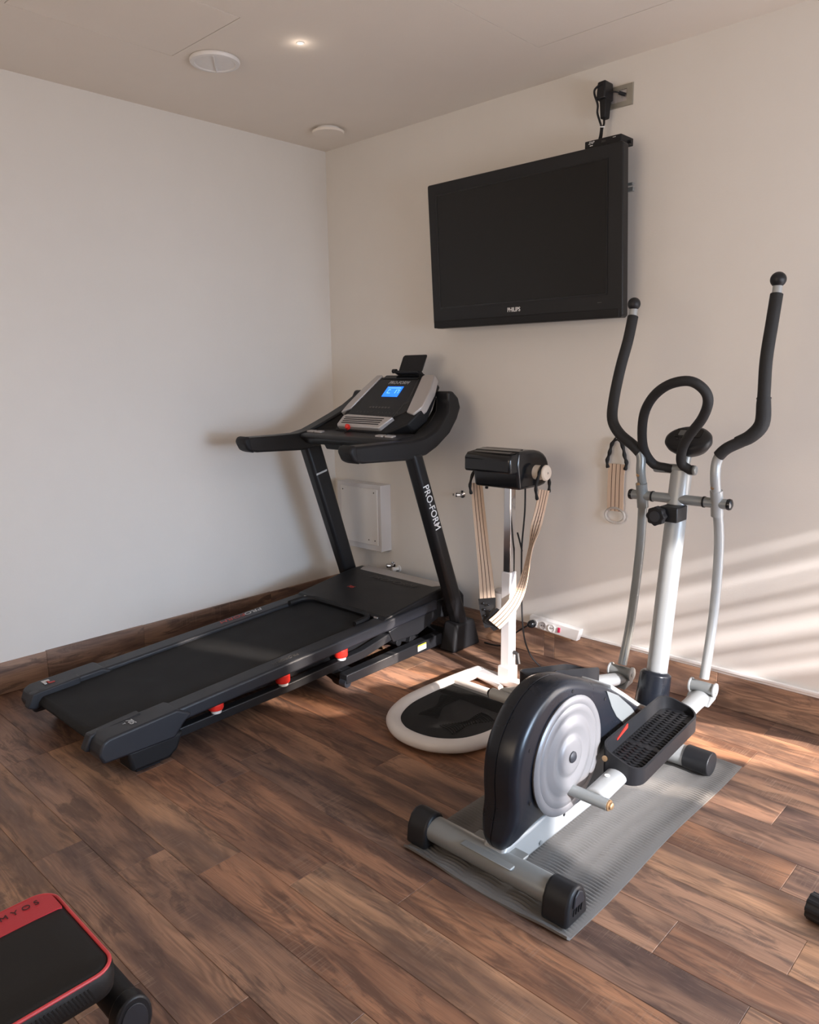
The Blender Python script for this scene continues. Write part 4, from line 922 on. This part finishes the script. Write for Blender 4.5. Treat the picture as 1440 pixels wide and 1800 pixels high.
# ------------------------------------------------------------------ ceiling fittings
V_ = thing('ceiling_vent', (.693, -1.168, RZ), 'round white louvred vent grille on the ceiling beside the access panel', 'vent')
vx, vy = .693, -1.168
obj('rim', lathe(BM(), [(.078, -.002), (.098, -.002), (.100, -.008), (.096, -.016), (.082, -.018), (.078, -.014)], (vx, vy, RZ), (0, 0, 1), 48), WPL, V_)
obj('backing', lathe(BM(), [(.079, -.003), (.079, -.004)], (vx, vy, RZ), (0, 0, 1), 40), BLKM if False else DGREY, V_)
for i in range(13):
    q = -.072+i*.012; h = math.sqrt(max(0, .0785**2-q*q))
    bm = BM(); c, s = math.cos(.925), math.sin(.925)
    rectsweep(bm, [(vx-h*c-q*s, vy-h*s+q*c, RZ-.011), (vx+h*c-q*s, vy+h*s+q*c, RZ-.011)], .0070, .003, side=(-s*.8, c*.8, .6)); obj('slat', bm, WPL, V_)
bm = BM(); rectsweep(bm, [(vx+.078*math.sin(.925), vy-.078*math.cos(.925), RZ-.0165), (vx-.078*math.sin(.925), vy+.078*math.cos(.925), RZ-.0165)], .005, .004, side=(0, 0, 1)); obj('rib', bm, WPL, V_)
U_ = thing('ceiling_disc', (.330, -.262, RZ), 'plain round white cover disc on the ceiling near the room corner', 'ceiling cover')
obj('disc', lathe(BM(), [(.0, -.026), (.080, -.024), (.083, -.020), (.083, -.013), (.07, -.012)], (.330, -.262, RZ), (0, 0, 1), 48), CEIL, U_)
obj('collar', lathe(BM(), [(.062, -.013), (.062, 0)], (.330, -.262, RZ), (0, 0, 1), 32), WPL, U_)
L_ = thing('spot_light', (1.058, -1.024, RZ), 'tiny glowing recessed spot light in the ceiling', 'ceiling light')
obj('bezel', lathe(BM(), [(.010, -.001), (.016, -.001), (.015, -.003), (.010, -.003)], (1.058, -1.024, RZ), (0, 0, 1), 24), WPL, L_)
obj('lens', lathe(BM(), [(.0, -.0045), (.006, -.0040), (.0095, -.001)], (1.058, -1.024, RZ), (0, 0, 1), 20), LAMP, L_)
pl_ = bpy.data.lights.new('spot_glow', 'POINT'); pl_.energy = .05; pl_.color = (1, .85, .72); pl_.shadow_soft_size = .01
po = bpy.data.objects.new('spot_glow', pl_); C.objects.link(po); po.location = (1.058, -1.024, RZ-.03)

# ------------------------------------------------------------------ weight bench corner, bottom left
N_ = thing('weight_bench', (2.29, -2.95, 0), 'black vinyl weight bench with red side panel and red piping in the near left corner', 'bench')
SX0, SX1, SY0, SY1, SZ = 2.150, 2.432, -3.60, -2.598, .448
out = rrect(SX0, SX1, SY0, SY1, .042, 8)
def ins(d): return rrect(SX0+d, SX1-d, SY0+d, SY1-d, max(.006, .042-d), 8)
bm = BM(); lay = [(.010, .395), (.002, .402), (0, .415), (0, .436), (.004, .443)]
rr = [[bm.verts.new((x, y, z)) for x, y in ins(d)] for d, z in lay]
for A, B in zip(rr[:-1], rr[1:]):
    for i in range(len(A)): bm.faces.new((A[i], A[(i+1) % len(A)], B[(i+1) % len(A)], B[i]))
bm.faces.new(rr[0][::-1]); bm.faces.new(rr[-1]); seat = obj('seat_pad', bm, VINYL, N_, angle=50)
bm = BM(); lay = [(.006, .440), (.010, .447), (.020, .4505), (.06, .452)]
rr = [[bm.verts.new((x, y, z)) for x, y in ins(d)] for d, z in lay]
for A, B in zip(rr[:-1], rr[1:]):
    for i in range(len(A)): bm.faces.new((A[i], A[(i+1) % len(A)], B[(i+1) % len(A)], B[i]))
bm.faces.new(rr[-1]); obj('top_cover', bm, VINYL, seat, angle=50)
# red side panel
bm = BM(); XR = SX0+.078
poly = [(x, y) for x, y in ins(.013) if x < XR-.004]
poly = sorted([p for p in poly if p[1] < -3], key=lambda p: (p[0]))
edge = [p for p in ins(.013) if p[0] < XR-.001]
A_ = [p for p in edge if p[1] > -3]; B2 = [p for p in edge if p[1] <= -3]
pl2 = [(XR, SY1-.013)]+A_+B2+[(XR, SY0+.013)]
top = [bm.verts.new((x, y, .4532 if x > SX0+.03 else .4515)) for x, y in pl2]; lo = [bm.verts.new((x, y, .446)) for x, y in pl2]
bm.faces.new(top)
for i in range(len(top)): bm.faces.new((top[i], top[(i+1) % len(top)], lo[(i+1) % len(top)], lo[i]))
rp = obj('red_panel', bm, REDV, seat, label='red vinyl side panel')
text('D O M Y O S', .0185, (SX0+.036, -2.690, .4545), (0, 1, 0), (-1, 0, 0), TXTK, rp, sx=1.05)
tube(bm := BM(), [(x, y, .4455) for x, y in ins(.005)], .0032, n=8, closed=True); obj('piping', bm, REDP, seat, label='red piping')
bm = BM()
for i in range(150):                                   # ribbed fabric around the side
    t = SY1-.046-i*.0062; rectsweep(bm, [(SX1+.0002, t, .412), (SX1+.0002, t-.012, .436)], .0012, .0024, side=(1, 0, 0))
for i in range(33):
    t = SX1-.046-i*.0062; rectsweep(bm, [(t, SY1+.0002, .412), (t-.012, SY1+.0002, .436)], .0012, .0024, side=(0, 1, 0))
obj('side_ribs', bm, VINYL, seat, kind='stuff')
bm = BM(); box(bm, 2.262, 2.318, -3.55, -2.66, .345, .394); obj('frame_beam', bm, BLKM, N_, bevel=.004)
bm = BM(); rectsweep(bm, [(2.29, -2.86, .36), (2.29, -2.82, .20), (2.29, -2.78, .045)], .05, .05); obj('front_leg', bm, BLKM, N_, bevel=.004)
bm = BM(); rectsweep(bm, [(2.29, -3.45, .36), (2.29, -3.50, .05)], .05, .05); obj('rear_leg', bm, BLKM, N_, bevel=.004)
hb_ = obj('support_bar', tube(BM(), [(2.165, -2.580, .322), (2.400, -2.580, .322)], .029, n=24, ry=.031, up=(0, 0, 1)), BLKM, N_)
for s_, xx in ((1, 2.395), (-1, 2.170)):
    bm = tube(BM(), [(xx, -2.582, .318), (xx+s_*.020, -2.582, .318), (xx+s_*.028, -2.582, .318)], .034, n=28, ry=.046, up=(0, 0, 1)); cp_ = obj('bar_end_cap', bm, BLK, hb_, bevel=.004, label='oval black end cap')
    bm = tube(BM(), [(xx+s_*.027, -2.582, .316), (xx+s_*.030, -2.582, .316)], .024, n=28, ry=.036, up=(0, 0, 1)); obj('cap_insert', bm, DGREY, hb_, bevel=.001)
obj('bar_bracket', rectsweep(BM(), [(2.29, -2.67, .365), (2.29, -2.585, .330)], .045, .03), BLKM, N_)
for yy in (-2.78, -3.50):
    bm = BM(); tube(bm, [(2.15, yy, .032), (2.43, yy, .032)], .030, n=20); fb = obj('foot_bar', bm, BLKM, N_)
    for s, x in ((-1, 2.15), (1, 2.43)):
        bm = lathe(BM(), [(.0335, -.03), (.034, .004), (.028, .012), (.010, .014), (0, .014)], (x, yy, .034), (s, 0, 0), 24); obj('foot_cap', bm, DGREY, fb)

# ------------------------------------------------------------------ black end of equipment, right edge
Q_ = thing('dumbbell_bar', (3.16, -1.10, .0), 'black ribbed end of a bar lying on the floor at the right edge', 'bar')
PRk = []
for k in range(60):
    a = 2*math.pi*k/60; r = .034+.0012*(1 if (k//3) % 2 else -1); PRk.append((r*math.cos(a), r*math.sin(a)))
dq = Vector((.90, -.12, 0)).normalized(); pq = Vector((-dq.y, dq.x, 0)); oq = Vector((3.077, -1.098, .0355))
def qf(a, b, c): return oq+pq*a+Vector((0, 0, 1))*b+dq*c
obj('ribbed_cap', prism(BM(), PRk, 'z', 0, .052, fn=qf), BLK, Q_, bevel=.002)
obj('bar_tube', tube(BM(), [qf(0, -.003, .05), qf(0, -.003, .75)], .031, n=24), BLKM, Q_)
obj('ribbed_cap', prism(BM(), PRk, 'z', .74, .79, fn=qf), BLK, Q_, bevel=.002)
